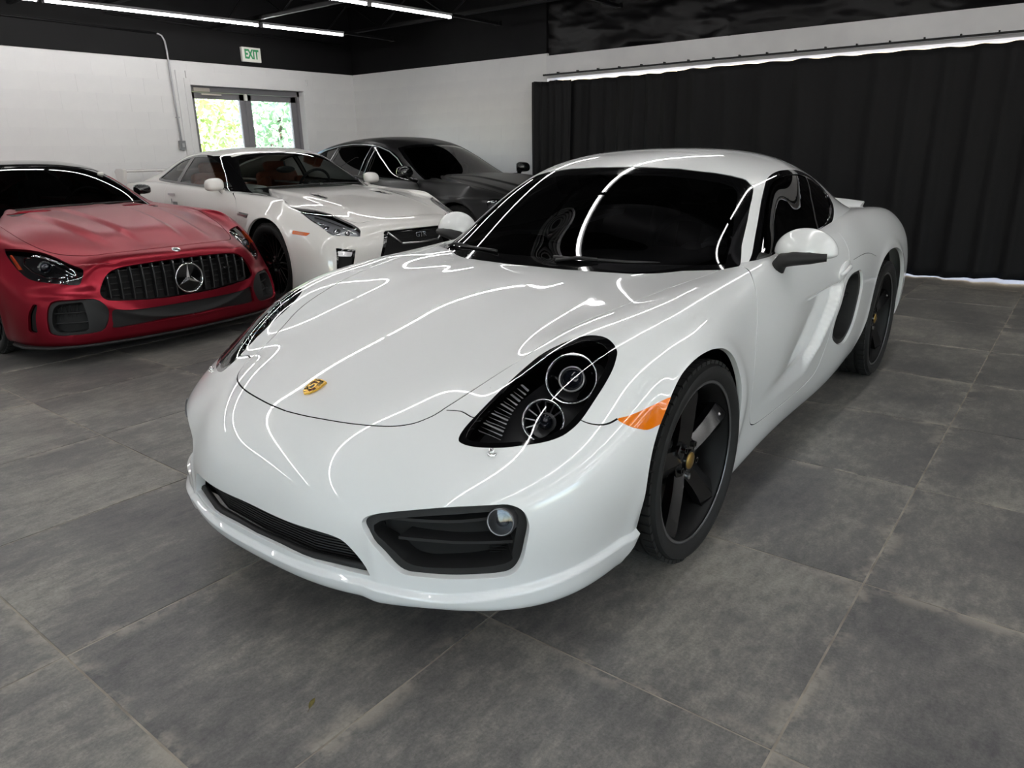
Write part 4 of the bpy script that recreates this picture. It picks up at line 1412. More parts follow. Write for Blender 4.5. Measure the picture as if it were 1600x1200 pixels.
        def lp(prof, c, nm, mt, n=40):
            b = MB(); b.lathe(prof, n=n, axis='Y')
            bmesh.ops.rotate(b.bm, matrix=q, verts=b.bm.verts)
            bmesh.ops.translate(b.bm, vec=c, verts=b.bm.verts)
            return b.build(nm, mt, lo, smooth=True)
        cu = Vector((-.463, sg * .671, .688)); cl = Vector((-.590, sg * .668, .607))
        for c, R_ in ((cu, .069), (cl, .055)):
            lp([(R_, .0), (R_ + .003, .003), (R_, .006), (R_ - .004, .002), (R_ - .006, -.01)], c, 'lamp_ring', M['chrome'])
            lp([(R_ - .003, .001), (R_ * .8, -.022), (R_ * .5, -.034)], c, 'lamp_bowl', M['gloss_black'])
        lp([(0, .012), (.015, .009), (.027, .001), (.033, -.012), (.033, -.04)], cu, 'projector', M['projector'])
        lp([(.034, -.008), (.0365, -.004), (.034, 0), (.031, -.004)], cu, 'projector_ring', M['chrome_dull'])
        lp([(0, .0), (.012, -.004), (.019, -.014), (.020, -.034)], cl, 'projector', M['projector'])
        for k in range(7):
            a = .6 + k * .5
            b = MB()
            e1 = q @ Vector((math.cos(a), 0, math.sin(a)))
            b.tube([cl + e1 * .026 - ax * .018, cl + e1 * .05 - ax * .006], .002, n=5)
            b.build('lamp_rib', M['chrome_dull'], lo)
        # ribbed turn-signal strip along the inner edge
        A = [Vector((-.715, .548, .604)), Vector((-.665, .552, .634)), Vector((-.61, .561, .664)), Vector((-.55, .575, .695))]
        B = [Vector((-.695, .605, .592)), Vector((-.645, .590, .626)), Vector((-.60, .585, .655)), Vector((-.545, .592, .690))]
        inw = Vector((.02, -.012, -.035))
        b = MB()
        n = 15
        def row(k, dz):
            t = k / n * 3
            i = min(int(t), 2); f_ = t - i
            pa = A[i].lerp(A[i + 1], f_) + inw * .6 + Vector((0, 0, dz))
            pb = B[i].lerp(B[i + 1], f_) + inw * .9 + Vector((0, 0, dz * .4))
            return [(pa.x, sg * pa.y, pa.z), (pb.x, sg * pb.y, pb.z)]
        for k in range(n):
            b.grid([row(k, .006), row(k + .62, -.006 + .004 * (k % 3))])
        o_ = b.build('turn_signal_strip', M['clear_plastic'], lo); o_['kind'] = 'stuff'
        # washer nozzle
        b = MB()
        b.ball((-.756, sg * .630, .567), (.009, .009, .010)); b.lathe([(0, .002), (.012, .0015), (.0125, -.004)], n=20, axis='Z', c=(-.754, sg * .630, .563))
        b.build('washer_nozzle', M['chrome'], root, smooth=True)

    # ---------------- greenhouse
    ws_line = [(.36, 0), (.37, .25), (.42, .47), (.50, .64), (.565, .700), (.66, .672), (.797, .632), (.921, .596), (.985, .571), (1.015, .553), (1.028, .524), (1.005, .431), (.966, .275), (.948, .12), (.945, 0)]
    w2 = [(x, y) for x, y in ws_line]
    wp = np.array(w2)
    # windscreen field in param-free form: front view polygon (y, z)
    yz = [(0, .80), (.55, .80), (.72, .83), (.722, .846), (.680, .922), (.650, 1.000), (.616, 1.076), (.603, 1.100), (.588, 1.122), (.566, 1.139), (.535, 1.152), (.49, 1.164), (.431, 1.175), (.275, 1.1925), (.12, 1.199), (0, 1.200)]
    yzp = yz + [(-y, z) for y, z in yz[::-1] if y > 0]
    ws_f = F_poly(yzp, 'yz', F_plane('x', 1.12))
    def lim_front(V):  # keeps to the front face of the roof dome
        return V[:, 0] - np.interp(V[:, 2], [.80, 1.0, 1.10, 1.20], [.75, .88, .985, 1.07])
    ws, t = top.split(F_poly(yzp, 'yz', lim_front))
    sw = [(.610,.850),(.690,.892),(.815,.974),(.959,1.065),(1.09,1.126),(1.186,1.152),(1.305,1.167),(1.415,1.170),(1.549,1.167),(1.689,1.154),(1.83,1.126),(1.93,1.085),(1.972,1.040),(1.925,1.002),(1.81,.962),(1.718,.933),(1.611,.909),(1.526,.897),(1.317,.884),(.887,.867),(.716,.857)]
    swo = catmull(sw, 4)
    ysd = F_plane('y', .40, -1)
    side, t = t.split(F_poly(swo, 'xz', ysd))
    swi = F_poly(swo, 'xz', ysd, grow=-.019)
    gl_side, frame = side.split(swi)
    front_gl, rear_gl = gl_side.split(lambda V: (V[:, 0] - np.interp(V[:, 2], [.90, .955, 1.048, 1.131], [1.465, 1.49, 1.57, 1.70])) + .006)
    post, rear_gl = rear_gl.split(lambda V: (V[:, 0] - np.interp(V[:, 2], [.90, .955, 1.048, 1.131], [1.465, 1.49, 1.57, 1.70])) - .012)
    # rear window
    rw = [(0, 1.16), (.40, 1.12), (.42, 1.06), (.40, .98), (.33, .93), (0, .93)]
    rwp = [(y, z) for y, z in rw] + [(-y, z) for y, z in rw[::-1] if y > 0]
    rear_w, t = t.split(F_poly(catmull(rwp, 3), 'yz', F_plane('x', 2.1, -1)))
    t = t.keep_out(lambda V: V[:, 2] - np.interp(V[:, 0], [0, .3, .60, .8, 2.0, 2.6, 3.3], [.84, .84, .80, .80, .82, .80, .70]))
    roof = t.both().flange(.02).build('roof', W, root)
    ws_o = ws.both().offset(-.003)
    inner_y = [(0, .865), (.58, .865), (.672, .865), (.640, .945), (.597, 1.03), (.575, 1.075), (.556, 1.10), (.53, 1.119), (.48, 1.134), (.40, 1.147), (.25, 1.162), (0, 1.168)]
    ip = inner_y + [(-y, z) for y, z in inner_y[::-1] if y > 0]
    ws_gl, ws_band = ws_o.split(F_poly(ip, 'yz'))
    wo = ws_gl.build('windscreen', M['tint_dark'], root)
    ws_band.build('windscreen_border', M['gloss_black'], wo)
    for pc, nm, mt in ((front_gl, 'side_window', M['tint_side']), (rear_gl, 'quarter_window', M['tint_side']), (post, 'window_post', M['trim_black']), (frame, 'window_frame', M['gloss_black'])):
        for q in (pc, pc.mirrored()):
            q.offset(-.004 if 'window' in nm and nm != 'window_frame' else .001).flange(.01).build(nm, mt, root)
    rear_w.both().offset(-.003).build('rear_window', M['tint_side'], root)

    # ---------------- mirrors
    for sg in (1, -1):
        b = MB()
        b.ball((0, 0, 0), (.072, .116, .090), seg=36, ring=24)
        for v in b.bm.verts:
            if v.co.z < 0: v.co.z *= .30
            if v.co.x > .03: v.co.x = .03 + (v.co.x - .03) * .2
            v.co.z += .012 * (v.co.y / .122)*-1*.0
            if v.co.y < 0: v.co.x += .25 * v.co.y * -.2
        bmesh.ops.translate(b.bm, vec=(.815, .876, .892), verts=b.bm.verts)
        if sg < 0: bmesh.ops.scale(b.bm, vec=(1, -1, 1), verts=b.bm.verts)
        mo = b.build('door_mirror', W, root, smooth=True)
        b = MB()
        P = [Vector((.775, sg * .965, .884)), Vector((.760, sg * .91, .881)), Vector((.752, sg * .855, .875)), Vector((.752, sg * .815, .866)), Vector((.765, sg * .795, .84)), Vector((.775, sg * .775, .79))]
        b.tube(P, [.022, .036, .040, .041, .040, .046], n=14, flat=(1.0, .66))
        b.build('mirror_arm', M['dark_plastic'], mo, angle=50)
        b = MB()
        b.box((.838, sg * .876, .905), (.006, .16, .066), bev=.002)
        b.build('mirror_glass', M['chrome'], mo)
        # sail panel at the foot of the side window
        # door handle
        hnd = MB()
        hnd.ball((1.495, sg * .856, .728), (.098, .013, .036), rot=Matrix.Rotation(-.28, 3, 'Y'), seg=32, ring=12)
        ho = hnd.build('door_handle', W, root, smooth=True)
        b = MB(); b.tube([(1.42, sg * .866, .722), (1.46, sg * .876, .733), (1.52, sg * .877, .745), (1.565, sg * .867, .751)], [.007, .010, .010, .006], n=10)
        b.build('handle_grip', W, ho, smooth=True)

    # ---------------- wipers
    def wiper(P, arm):
        b = MB(); b.tube(P, .006, n=6); o = b.build('wiper', M['trim_black'], root, smooth=True)
        a = MB(); a.tube(arm, [.011, .010, .007], n=8, flat=(1, .6)); a.build('wiper_arm', M['dark_plastic'], o, smooth=True)
    wiper([(.352, .05, .873), (.362, .20, .872), (.392, .36, .870), (.435, .47, .868)], [(.340, .07, .862), (.350, .16, .878), (.366, .24, .876)])
    wiper([(.475, -.60, .872), (.43, -.50, .874), (.395, -.38, .875), (.365, -.25, .875)], [(.49, -.63, .862), (.45, -.56, .880), (.42, -.46, .880)])

    # ---------------- crest on the nose
    n = Vector((.345, 0, .938)).normalized()      # x forwards here
    n = Vector((n.x, 0, n.z))
    o0 = Vector((.806, .004, .632))
    u = Vector((0, 1, 0)); v = n.cross(u).normalized()
    if v.x > 0: v = -v
    u = v.cross(n)
    CAR[0] = False
    def flat(poly, z0, z1, nm, mt, par):
        b = MB(); b.prism(poly, z0, z1)
        ob = b.build(nm, mt, par)
        on_frame(ob, o0, u, v, n)
        return ob
    cw, ch = .052, .066
    cr = flat(shield_pts(cw, ch), -.004, .0022, 'crest', M['gold'], hd)
    cr.parent = root
    q = .5 * cw * .86
    for sgx, sgy in ((-1, 1), (1, -1)):
        for k in range(3):
            a = q * (.10 + .30 * k); bq = q * (.10 + .30 * k + .16)
            y0, y1 = (.06 * ch, .34 * ch) if sgy > 0 else (-.30 * ch, -.03 * ch)
            xs = sorted((sgx * a, sgx * bq))
            if sgy < 0 and k == 2: y0 = -.18 * ch
            flat([(xs[0], y0), (xs[1], y0), (xs[1], y1), (xs[0], y1)], .0022, .0030, 'stripe', M['crest_red'] if k == 1 else M['crest_black'], cr)
    for sgx, sgy in ((1, 1), (-1, -1)):
        for k in range(3):
            y = (.12 + .09 * k) * ch if sgy > 0 else -(.06 + .08 * k) * ch
            flat([(sgx * q * .2, y), (sgx * q * .85, y + .004 * sgx), (sgx * q * .85, y + .004 * sgx + .0022), (sgx * q * .2, y + .0022)][::sgx], .0022, .003, 'antler', M['crest_black'], cr)
    flat([(x * .42, y * .42 + .0) for x, y in shield_pts(cw, ch * .95)], .0022, .0034, 'inner_shield', M['gold'], cr)
    flat([(-.004, -.008), (.003, -.008), (.005, 0), (.002, .008), (-.002, .010), (-.005, .004)], .0034, .004, 'horse', M['crest_black'], cr)
    tm = text_mesh('PORSCHE', .0085, .0004)
    to = put('lettering', tm, M['crest_black'], cr)
    tm.transform(Matrix.Translation((0, .44 * ch, .0026)))
    on_frame(to, o0, u, v, n)
    CAR[0] = True

    # ---------------- spoiler and tail
    b = MB()
    rows = []
    for k in range(21):
        y = -.62 + 1.24 * k / 20
        xx = 2.86 - .55 * abs(y) ** 2.2
        z = .952 - .05 * abs(y) ** 2 + .004
        rows.append([(xx - .02, y, z - .030), (xx + .03, y, z), (xx + .10, y, z + .016), (xx + .11, y, z + .008), (xx + .05, y, z - .03)])
    b.grid([r_ + r_[:1] for r_ in rows])
    b.face(rows[0]); b.face(rows[-1][::-1])
    b.build('rear_spoiler', W, root, angle=40)

    # ---------------- cabin
    m = MB()
    rows = []
    for xx, z in ((.42, .835), (.60, .860), (.78, .865), (.86, .84), (.90, .74), (.90, .55)):
        rows.append([(xx, y, z - .10 * abs(y) ** 3 + (.025 * math.exp(-((y - .36) / .14) ** 2) if xx > .5 else 0)) for y in np.linspace(-.66, .66, 25)])
    m.grid(rows)
    m.build('dashboard', M['seat_black'], root, smooth=True)
    MB().box((1.5, 0, .33), (2.2, 1.5, .04)).box((2.15, 0, .65), (.04, 1.3, .60)).build('cabin_floor', M['dark_inside'], root)
    steering_wheel(root, (.98, .36, .83), .18, M['seat_black'])
    seat(root, 1.35, .36, .36, M['seat_black'])
    seat(root, 1.35, -.36, .36, M['seat_black'])
    m = MB(); m.ball((.985, .0, 1.125), (.018, .105, .032)); m.tube([(.96, 0, 1.185), (.98, 0, 1.13)], .008)
    m.build('inside_mirror', M['trim_black'], root, smooth=True)

    # ---------------- wheels
    rim = make_wheel('wheel', root, .325, .225, .258, 5, M['wheel_black'], (M['caliper_red'], (PI * .70, PI * 1.05)), M['gold_dull'])
    place_wheels(rim, root, [(0, .752, .322, 1, 0.0), (2.475, .752, .322, 1, 0), (0, -.752, .322, -1, 0.0), (2.475, -.752, .322, -1, 0)])
    CAR[0] = False
    return root
# ------------------------------------------------------------------ the three cars against the left wall
def side_row(x, ym, zb, zc, yc, zin=None, sh=None):
    """one half section: bottom to crest to the inner end; sh: x offset per row"""
    h = zc - zb
    zin = zc if zin is None else zin
    zf = (0, .015, .14, .30, .46, .64, .80, .93, 1.0)
    yf = (.90, .935, .968, .985, 1.0, 1.0, .985)
    R = [(x, ym * f, zb + h * z) for f, z in zip(yf, zf)]
    R.append((x, yc + (ym - yc) * .50, zb + h * .93))
    R.append((x, yc, zc))
    R.append((max(x, .20 + .75 * (x + .1)), yc - .09, zc + (zin - zc) * .45))
    R.append((max(x, .56 + .45 * (x + .1)), yc * .70, zin))
    R.append((max(x, 1.02 + .10 * (x + .1)), yc * .35, zin + .01))
    return R

def top_row(xc, zc, xk, yk, zk, xb, yb, zb):
    dx, dz, d2 = xk - xc, zc - zk, zb - zk
    R = [(xc, 0, zc), (xc + .05 * dx, .34 * yk, zc - .05 * dz), (xc + .25 * dx, .66 * yk, zc - .25 * dz), (xc + .66 * dx, .91 * yk, zc - .64 * dz), (xk, yk, zk)]
    for t, b in ((.18, .012), (.55, .016)):
        R.append((xk + (xb - xk) * t, yk + (yb - yk) * t + b, zk + d2 * t))
    R.append((xb, yb, zb)); R.append((xb, yb + .005, zb - .10))
    return R

def taper_tail(xr, ym, zb, zc):
    """closing stations of the tail at xr"""
    out = []
    for dx, f in ((-.14, .84), (-.02, .50), (.02, 0)):
        R = []
        zs = [zb + (zc - zb) * t for t in (0, .015, .16, .34, .52, .70, .88, 1.0)]
        for z in zs: R.append((xr + dx, ym * f, z))
        R[0] = (xr + dx - .04, ym * f * .97, zs[0])
        for k, q in enumerate((.90, .78, .62, .45)):
            R.append((xr + dx - .10 - .13 * k, ym * f * q, zc + .015))
        out.append(R)
    return out

RED_POSE = (-5.4909, 1.2257, 1.5771)
GTR_POSE = (-5.2195, 3.3588, 1.4684)
BLK_POSE = (-4.8421, 5.4068, 1.50)

RED_LOW = [
 [(-.90,0,.115),(-.955,0,.125),(-.985,0,.22),(-.985,0,.34),(-.975,0,.46),(-.955,0,.575),(-.905,0,.645),(-.81,0,.685),(-.55,0,.752),(-.15,0,.825),(.35,0,.882),(1.0,0,.90)],
 [(-.885,.26,.115),(-.94,.27,.125),(-.97,.27,.22),(-.97,.27,.34),(-.958,.265,.46),(-.938,.26,.58),(-.885,.255,.648),(-.79,.25,.688),(-.53,.235,.756),(-.14,.21,.83),(.35,.16,.884),(1.0,.06,.90)],
 [(-.85,.48,.115),(-.90,.495,.125),(-.925,.50,.22),(-.92,.50,.34),(-.905,.495,.46),(-.875,.485,.585),(-.805,.465,.65),(-.70,.445,.692),(-.47,.40,.76),(-.12,.35,.836),(.36,.27,.886),(1.0,.10,.90)],
 [(-.80,.66,.115),(-.845,.68,.125),(-.86,.69,.22),(-.85,.685,.34),(-.825,.67,.46),(-.775,.645,.565),(-.69,.615,.63),(-.57,.575,.69),(-.37,.52,.765),(-.06,.46,.842),(.38,.36,.888),(1.0,.15,.90)],
 [(-.69,.81,.12),(-.725,.835,.13),(-.735,.845,.22),(-.715,.84,.34),(-.67,.82,.46),(-.60,.79,.56),(-.505,.74,.645),(-.40,.69,.71),(-.24,.63,.772),(.02,.56,.842),(.42,.44,.89),(1.0,.20,.90)],
 [(-.53,.89,.125),(-.55,.915,.135),(-.555,.925,.22),(-.54,.925,.34),(-.505,.915,.46),(-.455,.89,.575),(-.385,.845,.675),(-.30,.785,.745),(-.16,.72,.785),(.08,.64,.842),(.46,.50,.892),(1.0,.25,.90)],
 [(-.36,.905,.13),(-.36,.935,.14),(-.36,.955,.23),(-.36,.965,.36),(-.345,.968,.48),(-.32,.955,.60),(-.275,.915,.705),(-.20,.85,.785),(-.09,.785,.825),(.12,.69,.848),(.48,.55,.895),(1.0,.30,.90)],
 side_row(-.10,.985,.13,.848,.79,.845), side_row(.12,.985,.12,.862,.79,.86), side_row(.42,.972,.115,.872,.79,.88), side_row(.80,.955,.115,.885,.79,.90),
 side_row(1.30,.945,.115,.90,.79,.92), side_row(1.80,.955,.12,.915,.80,.93), side_row(2.20,.985,.13,.925,.81,.93), side_row(2.63,1.0,.14,.93,.80,.92), side_row(3.0,.985,.16,.91,.76,.90)] + taper_tail(3.60,.96,.22,.88)
RED_TOP = [
 top_row(.42,.84,.50,.74,.80,.50,.80,.74), top_row(.60,.905,.78,.71,.885,.80,.79,.86), top_row(.85,1.035,.98,.665,.99,1.00,.785,.885), top_row(1.10,1.155,1.20,.62,1.095,1.22,.78,.90),
 top_row(1.33,1.235,1.42,.585,1.165,1.46,.775,.91), top_row(1.60,1.268,1.68,.57,1.195,1.72,.77,.92), top_row(1.95,1.262,2.00,.56,1.18,2.02,.77,.93), top_row(2.35,1.205,2.38,.535,1.12,2.40,.77,.93),
 top_row(2.80,1.08,2.80,.50,1.01,2.80,.74,.90), top_row(3.25,.92,3.25,.45,.88,3.25,.66,.82), top_row(3.50,.80,3.5,.40,.77,3.5,.60,.72)]

GTR_LOW = [
 [(-.88,0,.13),(-.93,0,.14),(-.955,0,.24),(-.955,0,.38),(-.95,0,.50),(-.935,0,.61),(-.895,0,.685),(-.80,0,.735),(-.52,0,.808),(-.10,0,.878),(.40,0,.935),(1.0,0,.96)],
 [(-.87,.27,.13),(-.92,.28,.14),(-.945,.28,.24),(-.945,.28,.38),(-.94,.28,.50),(-.922,.275,.61),(-.88,.27,.685),(-.78,.265,.735),(-.50,.25,.808),(-.09,.22,.878),(.40,.17,.935),(1.0,.07,.96)],
 [(-.84,.50,.13),(-.885,.515,.14),(-.91,.52,.24),(-.905,.52,.38),(-.895,.52,.50),(-.87,.515,.60),(-.815,.50,.675),(-.70,.475,.74),(-.44,.44,.818),(-.06,.37,.885),(.40,.29,.936),(1.0,.12,.96)],
 [(-.80,.68,.13),(-.84,.70,.14),(-.86,.71,.24),(-.85,.71,.38),(-.835,.705,.50),(-.795,.695,.595),(-.72,.665,.675),(-.59,.61,.755),(-.34,.55,.832),(0,.48,.892),(.42,.38,.938),(1.0,.17,.96)],
 [(-.70,.82,.13),(-.73,.845,.14),(-.74,.855,.24),(-.735,.855,.38),(-.71,.85,.50),(-.66,.83,.60),(-.575,.785,.69),(-.45,.715,.78),(-.24,.645,.845),(.06,.57,.896),(.46,.46,.94),(1.0,.22,.96)],
 [(-.52,.88,.13),(-.53,.905,.14),(-.535,.915,.24),(-.525,.92,.38),(-.505,.918,.50),(-.465,.90,.61),(-.40,.855,.715),(-.30,.79,.81),(-.14,.72,.857),(.12,.64,.90),(.50,.52,.942),(1.0,.27,.96)],
 [(-.34,.89,.14),(-.34,.915,.15),(-.34,.93,.24),(-.34,.94,.38),(-.33,.942,.51),(-.31,.932,.63),(-.27,.89,.745),(-.20,.825,.845),(-.07,.765,.88),(.16,.68,.908),(.52,.57,.945),(1.0,.32,.96)],
 side_row(-.08,.95,.14,.905,.775,.905), side_row(.14,.95,.13,.915,.78,.92), side_row(.42,.938,.12,.925,.80,.94), side_row(.80,.925,.12,.945,.83,.96),
 side_row(1.30,.92,.12,.965,.83,.975), side_row(1.85,.925,.125,.985,.83,.99), side_row(2.35,.945,.14,1.0,.83,1.0), side_row(2.78,.95,.15,1.01,.82,1.01), side_row(3.25,.935,.18,1.0,.79,1.0)] + taper_tail(3.72,.90,.24,.98)
GTR_TOP = [
 top_row(.42,.90,.50,.76,.86,.50,.80,.80), top_row(.62,.965,.80,.735,.945,.82,.80,.93), top_row(.86,1.09,1.00,.685,1.055,1.02,.795,.955), top_row(1.10,1.215,1.22,.64,1.165,1.25,.79,.965),
 top_row(1.34,1.318,1.44,.60,1.255,1.48,.785,.97), top_row(1.62,1.362,1.70,.585,1.295,1.74,.785,.975), top_row(1.95,1.362,2.00,.58,1.288,2.04,.785,.985), top_row(2.35,1.325,2.38,.57,1.25,2.40,.785,.995),
 top_row(2.80,1.23,2.80,.55,1.165,2.80,.78,1.01), top_row(3.20,1.11,3.20,.52,1.07,3.20,.75,.99), top_row(3.50,.98,3.5,.48,.95,3.5,.70,.90)]

BLK_LOW = [
 [(-.88,0,.16),(-.92,0,.17),(-.945,0,.28),(-.95,0,.42),(-.945,0,.56),(-.92,0,.68),(-.86,0,.755),(-.74,0,.80),(-.48,0,.87),(-.05,0,.945),(.40,0,.995),(1.0,0,1.0)],
 [(-.87,.27,.16),(-.91,.28,.17),(-.93,.285,.28),(-.935,.285,.42),(-.93,.285,.56),(-.905,.28,.68),(-.845,.275,.755),(-.72,.265,.80),(-.46,.25,.872),(-.04,.22,.948),(.40,.17,.997),(1.0,.07,1.0)],
 [(-.83,.52,.16),(-.87,.53,.17),(-.89,.535,.28),(-.89,.535,.42),(-.88,.53,.56),(-.85,.525,.68),(-.785,.51,.755),(-.66,.48,.805),(-.40,.44,.88),(0,.38,.953),(.40,.29,1.0),(1.0,.12,1.0)],
 [(-.78,.70,.16),(-.81,.72,.17),(-.825,.73,.28),(-.825,.73,.42),(-.81,.725,.56),(-.77,.71,.67),(-.69,.68,.745),(-.56,.63,.815),(-.30,.56,.89),(.05,.48,.958),(.42,.38,1.0),(1.0,.17,1.0)],
 [(-.66,.84,.16),(-.69,.86,.17),(-.70,.87,.28),(-.70,.87,.42),(-.68,.865,.56),(-.63,.845,.67),(-.54,.80,.755),(-.41,.735,.84),(-.20,.66,.905),(.10,.57,.962),(.46,.46,1.0),(1.0,.22,1.0)],
 [(-.48,.91,.17),(-.49,.93,.18),(-.50,.94,.28),(-.50,.945,.42),(-.48,.94,.56),(-.44,.92,.68),(-.37,.87,.785),(-.26,.80,.87),(-.10,.735,.92),(.16,.65,.965),(.50,.52,1.0),(1.0,.27,1.0)],
 [(-.32,.92,.18),(-.32,.94,.19),(-.32,.955,.28),(-.32,.963,.42),(-.31,.965,.56),(-.29,.955,.69),(-.24,.91,.805),(-.16,.845,.895),(-.02,.78,.932),(.20,.69,.968),(.52,.57,1.0),(1.0,.32,1.0)],
 side_row(-.05,.972,.18,.945,.79,.96), side_row(.18,.972,.17,.952,.79,.975), side_row(.45,.962,.16,.958,.80,.99), side_row(.85,.955,.16,.965,.82,1.0),
 side_row(1.35,.955,.16,.975,.83,1.0), side_row(1.95,.955,.16,.985,.83,1.0), side_row(2.5,.97,.17,1.0,.83,1.0), side_row(2.93,.975,.18,1.0,.82,1.0), side_row(3.40,.955,.20,.99,.79,.98)] + taper_tail(3.93,.92,.26,.96)
BLK_TOP = [
 top_row(.48,.95,.56,.76,.91,.56,.82,.86), top_row(.68,1.00,.80,.735,.985,.82,.82,.965), top_row(.92,1.125,1.02,.69,1.095,1.04,.815,.975), top_row(1.16,1.26,1.24,.645,1.215,1.27,.81,.98),
 top_row(1.42,1.385,1.48,.605,1.325,1.52,.805,.985), top_row(1.72,1.452,1.76,.595,1.388,1.80,.80,.99), top_row(2.10,1.468,2.12,.59,1.40,2.16,.80,1.0), top_row(2.60,1.435,2.62,.575,1.365,2.64,.80,1.01),
 top_row(3.10,1.325,3.10,.555,1.265,3.10,.785,1.01), top_row(3.50,1.18,3.50,.52,1.13,3.5,.74,.99), top_row(3.80,1.02,3.8,.48,.98,3.8,.68,.90)]
def sm01(a, b, t):
    u = np.clip((t - a) / (b - a), 0, 1)
    return u * u * (3 - 2 * u)

def mirror_pts(half):
    """(y,z) or (x,y) half outline from the middle outwards and back -> closed full outline (second coordinate order kept)"""
    return half + [(-y, z) for y, z in half[::-1] if abs(y) > 1e-6]

def car_base(root, lowN, topN, axles, paint, dent, hood, hdr, pw, sidewin, glass_f, glass_s, glass_b, pillar=None, roof=None, ws_y0=.0, gap=.0032, door_x=None, posts=(), lamp=None, lamp_n=None, frame_mat=None, frame_w=.016, door=None, per=15):
    K = M['gap']
    low = surf_soup(lowN, per, per, 2, flip=True, mirror1=True, dent=dent)
    top = surf_soup(topN, 14, 13, 2, flip=False, mirror0=False, mirror_v0=True)
    s = low
    for cx, cz, r in axles: s = s.keep_out(F_circ(cx, cz, r))
    up = F_plane('z', .45, -1)
    hl = catmull(hood, 5, closed=False)
    out = {}
    gaps = []
    if lamp is not None:
        lf = F_poly3(lamp, lamp_n, smooth=3)
        out['lamp'], s = s.split(lf)
    xe = hood[-1][0]
    g, s = s.cut_gap(hl, 'xy', gap, up)
    gaps.append(g)
    hp = np.concatenate([hl, [(xe + .3, hood[-1][1]), (xe + .3, 0)]])
    hp = np.concatenate([hp, (hp * [1, -1])[::-1][1:-1]])
    out['hood'], s = s.split(F_poly(hp, 'xy', up))
    ys = F_plane('y', .5, -1)
    if door:
        g, s = s.cut_gap(catmull(door, 4, closed=False), 'xz', .0028, ys)
        gaps.append(g)
    gj = gaps[0]
    for q in gaps[1:]: gj = gj.join(q)
    out['gap'] = gj
    out['shell'] = s
    # greenhouse
    N = np.array(topN, float)
    yz = [(0, N[1, 0, 2] - .10), (N[1, 4, 1] - pw, N[1, 4, 2] - .10)]
    for k in range(1, hdr): yz.append((N[k, 4, 1] - pw, N[k, 4, 2]))
    h = N[hdr]
    yz += [(h[4, 1] - pw - .02, h[4, 2] - .015), (h[3, 1] - pw * .7, h[3, 2] - .014), (h[2, 1], h[2, 2] - .014), (h[1, 1], h[1, 2] - .014), (0, h[0, 2] - .014)]
    yzp = mirror_pts(yz)
    lim_x = [(N[k, 4, 2], N[k, 4, 0] + .05) for k in range(1, hdr + 1)]
    def lim_front(V):
        return V[:, 0] - np.interp(V[:, 2], [a for a, b in lim_x] + [lim_x[-1][0] + .12], [b for a, b in lim_x] + [lim_x[-1][1] + .05])
    ws, t = top.split(F_poly(yzp, 'yz', lim_front))
    ysd = F_plane('y', .38, -1)
    swo = catmull(sidewin, 4)
    side, t = t.split(F_poly(swo, 'xz', ysd))
    gl, fr = side.split(F_poly(swo, 'xz', ysd, grow=-frame_w))
    pieces = []
    for (x0, lean, w) in posts:
        pf = lambda V, x0=x0, lean=lean, w=w: np.abs(V[:, 0] - (x0 + lean * (V[:, 2] - 1.1))) - w
        po, gl = gl.split(pf)
        pieces.append(po)
    out['posts'] = pieces
    out['glass_side'] = gl
    # cut hidden skirts of the dome
    t = t.keep_out(lambda V: V[:, 2] - np.interp(V[:, 0], [0, N[1, 0, 0], N[2, 4, 0], N[-3, 0, 0], N[-1, 0, 0]], [N[0, 0, 2], N[1, 4, 2] - .09, N[2, 7, 2] - .06, N[-3, 7, 2] - .05, N[-1, 7, 2] - .03]))
    # rear window
    rk = len(N) - 4
    rw = [(0, N[rk - 1, 0, 2] - .02), (N[rk - 1, 3, 1] * .82, N[rk - 1, 2, 2] - .03), (N[rk + 1, 3, 1] * .80, N[rk + 1, 3, 2] + .0), (N[rk + 2, 3, 1] * .70, N[rk + 2, 2, 2] + .03), (0, N[rk + 2, 0, 2] + .03)]
    rwp = mirror_pts(rw)
    rear, t = t.split(F_poly(catmull(rwp, 3), 'yz', F_plane('x', N[rk - 1, 0, 0] - .25, -1)))
    if pillar is not None:
        pil, t = t.split(lambda V: np.maximum(lim_front(V) - .10, np.maximum(V[:, 2] - (N[hdr, 4, 2] + .02), (N[hdr - 1, 4, 1] * .80) - V[:, 1])))
        for q in (pil, pil.mirrored()): q.flange(.012).build('front_pillar', pillar, root)
    if roof is not None:
        kx = N[:, 4, 0]; ky = N[:, 4, 1]; o_ = np.argsort(kx)
        rf, t = t.split(lambda V: np.maximum(V[:, 1] - (np.interp(V[:, 0], kx[o_], ky[o_]) - .012), np.maximum(N[hdr, 0, 0] - .15 - V[:, 0], V[:, 0] - N[rk, 0, 0])))
        rf.both().flange(.01).build('roof_panel', roof, root)
    t.both().flange(.015).build('roof', paint, root)
    w2 = ws.both().offset(-.003)
    c0 = np.array([0, (N[1, 0, 2] + N[hdr, 0, 2]) / 2])
    inner = [((y) * .945, z - (.028 if z > c0[1] else -.02)) for y, z in yz]
    ip = mirror_pts(inner)
    wg, wbord = w2.split(F_poly(ip, 'yz'))
    wo = wg.build('windscreen', glass_f, root)
    wbord.build('windscreen_border', M['gloss_black'], wo)
    rear.both().offset(-.003).build('rear_window', glass_b, root)
    # split the side glass at its posts into single panes by x
    xs = sorted(p[0] for p in posts)
    rest = gl
    panes = []
    for (x0, lean, w) in sorted(posts):
        a, rest = rest.split(lambda V, x0=x0, lean=lean: V[:, 0] - (x0 + lean * (V[:, 2] - 1.1)))
        panes.append(a)
    panes.append(rest)
    for p in panes:
        if len(p.F) == 0: continue
        for q in (p, p.mirrored()): q.offset(-.004).build('side_window', glass_s, root)
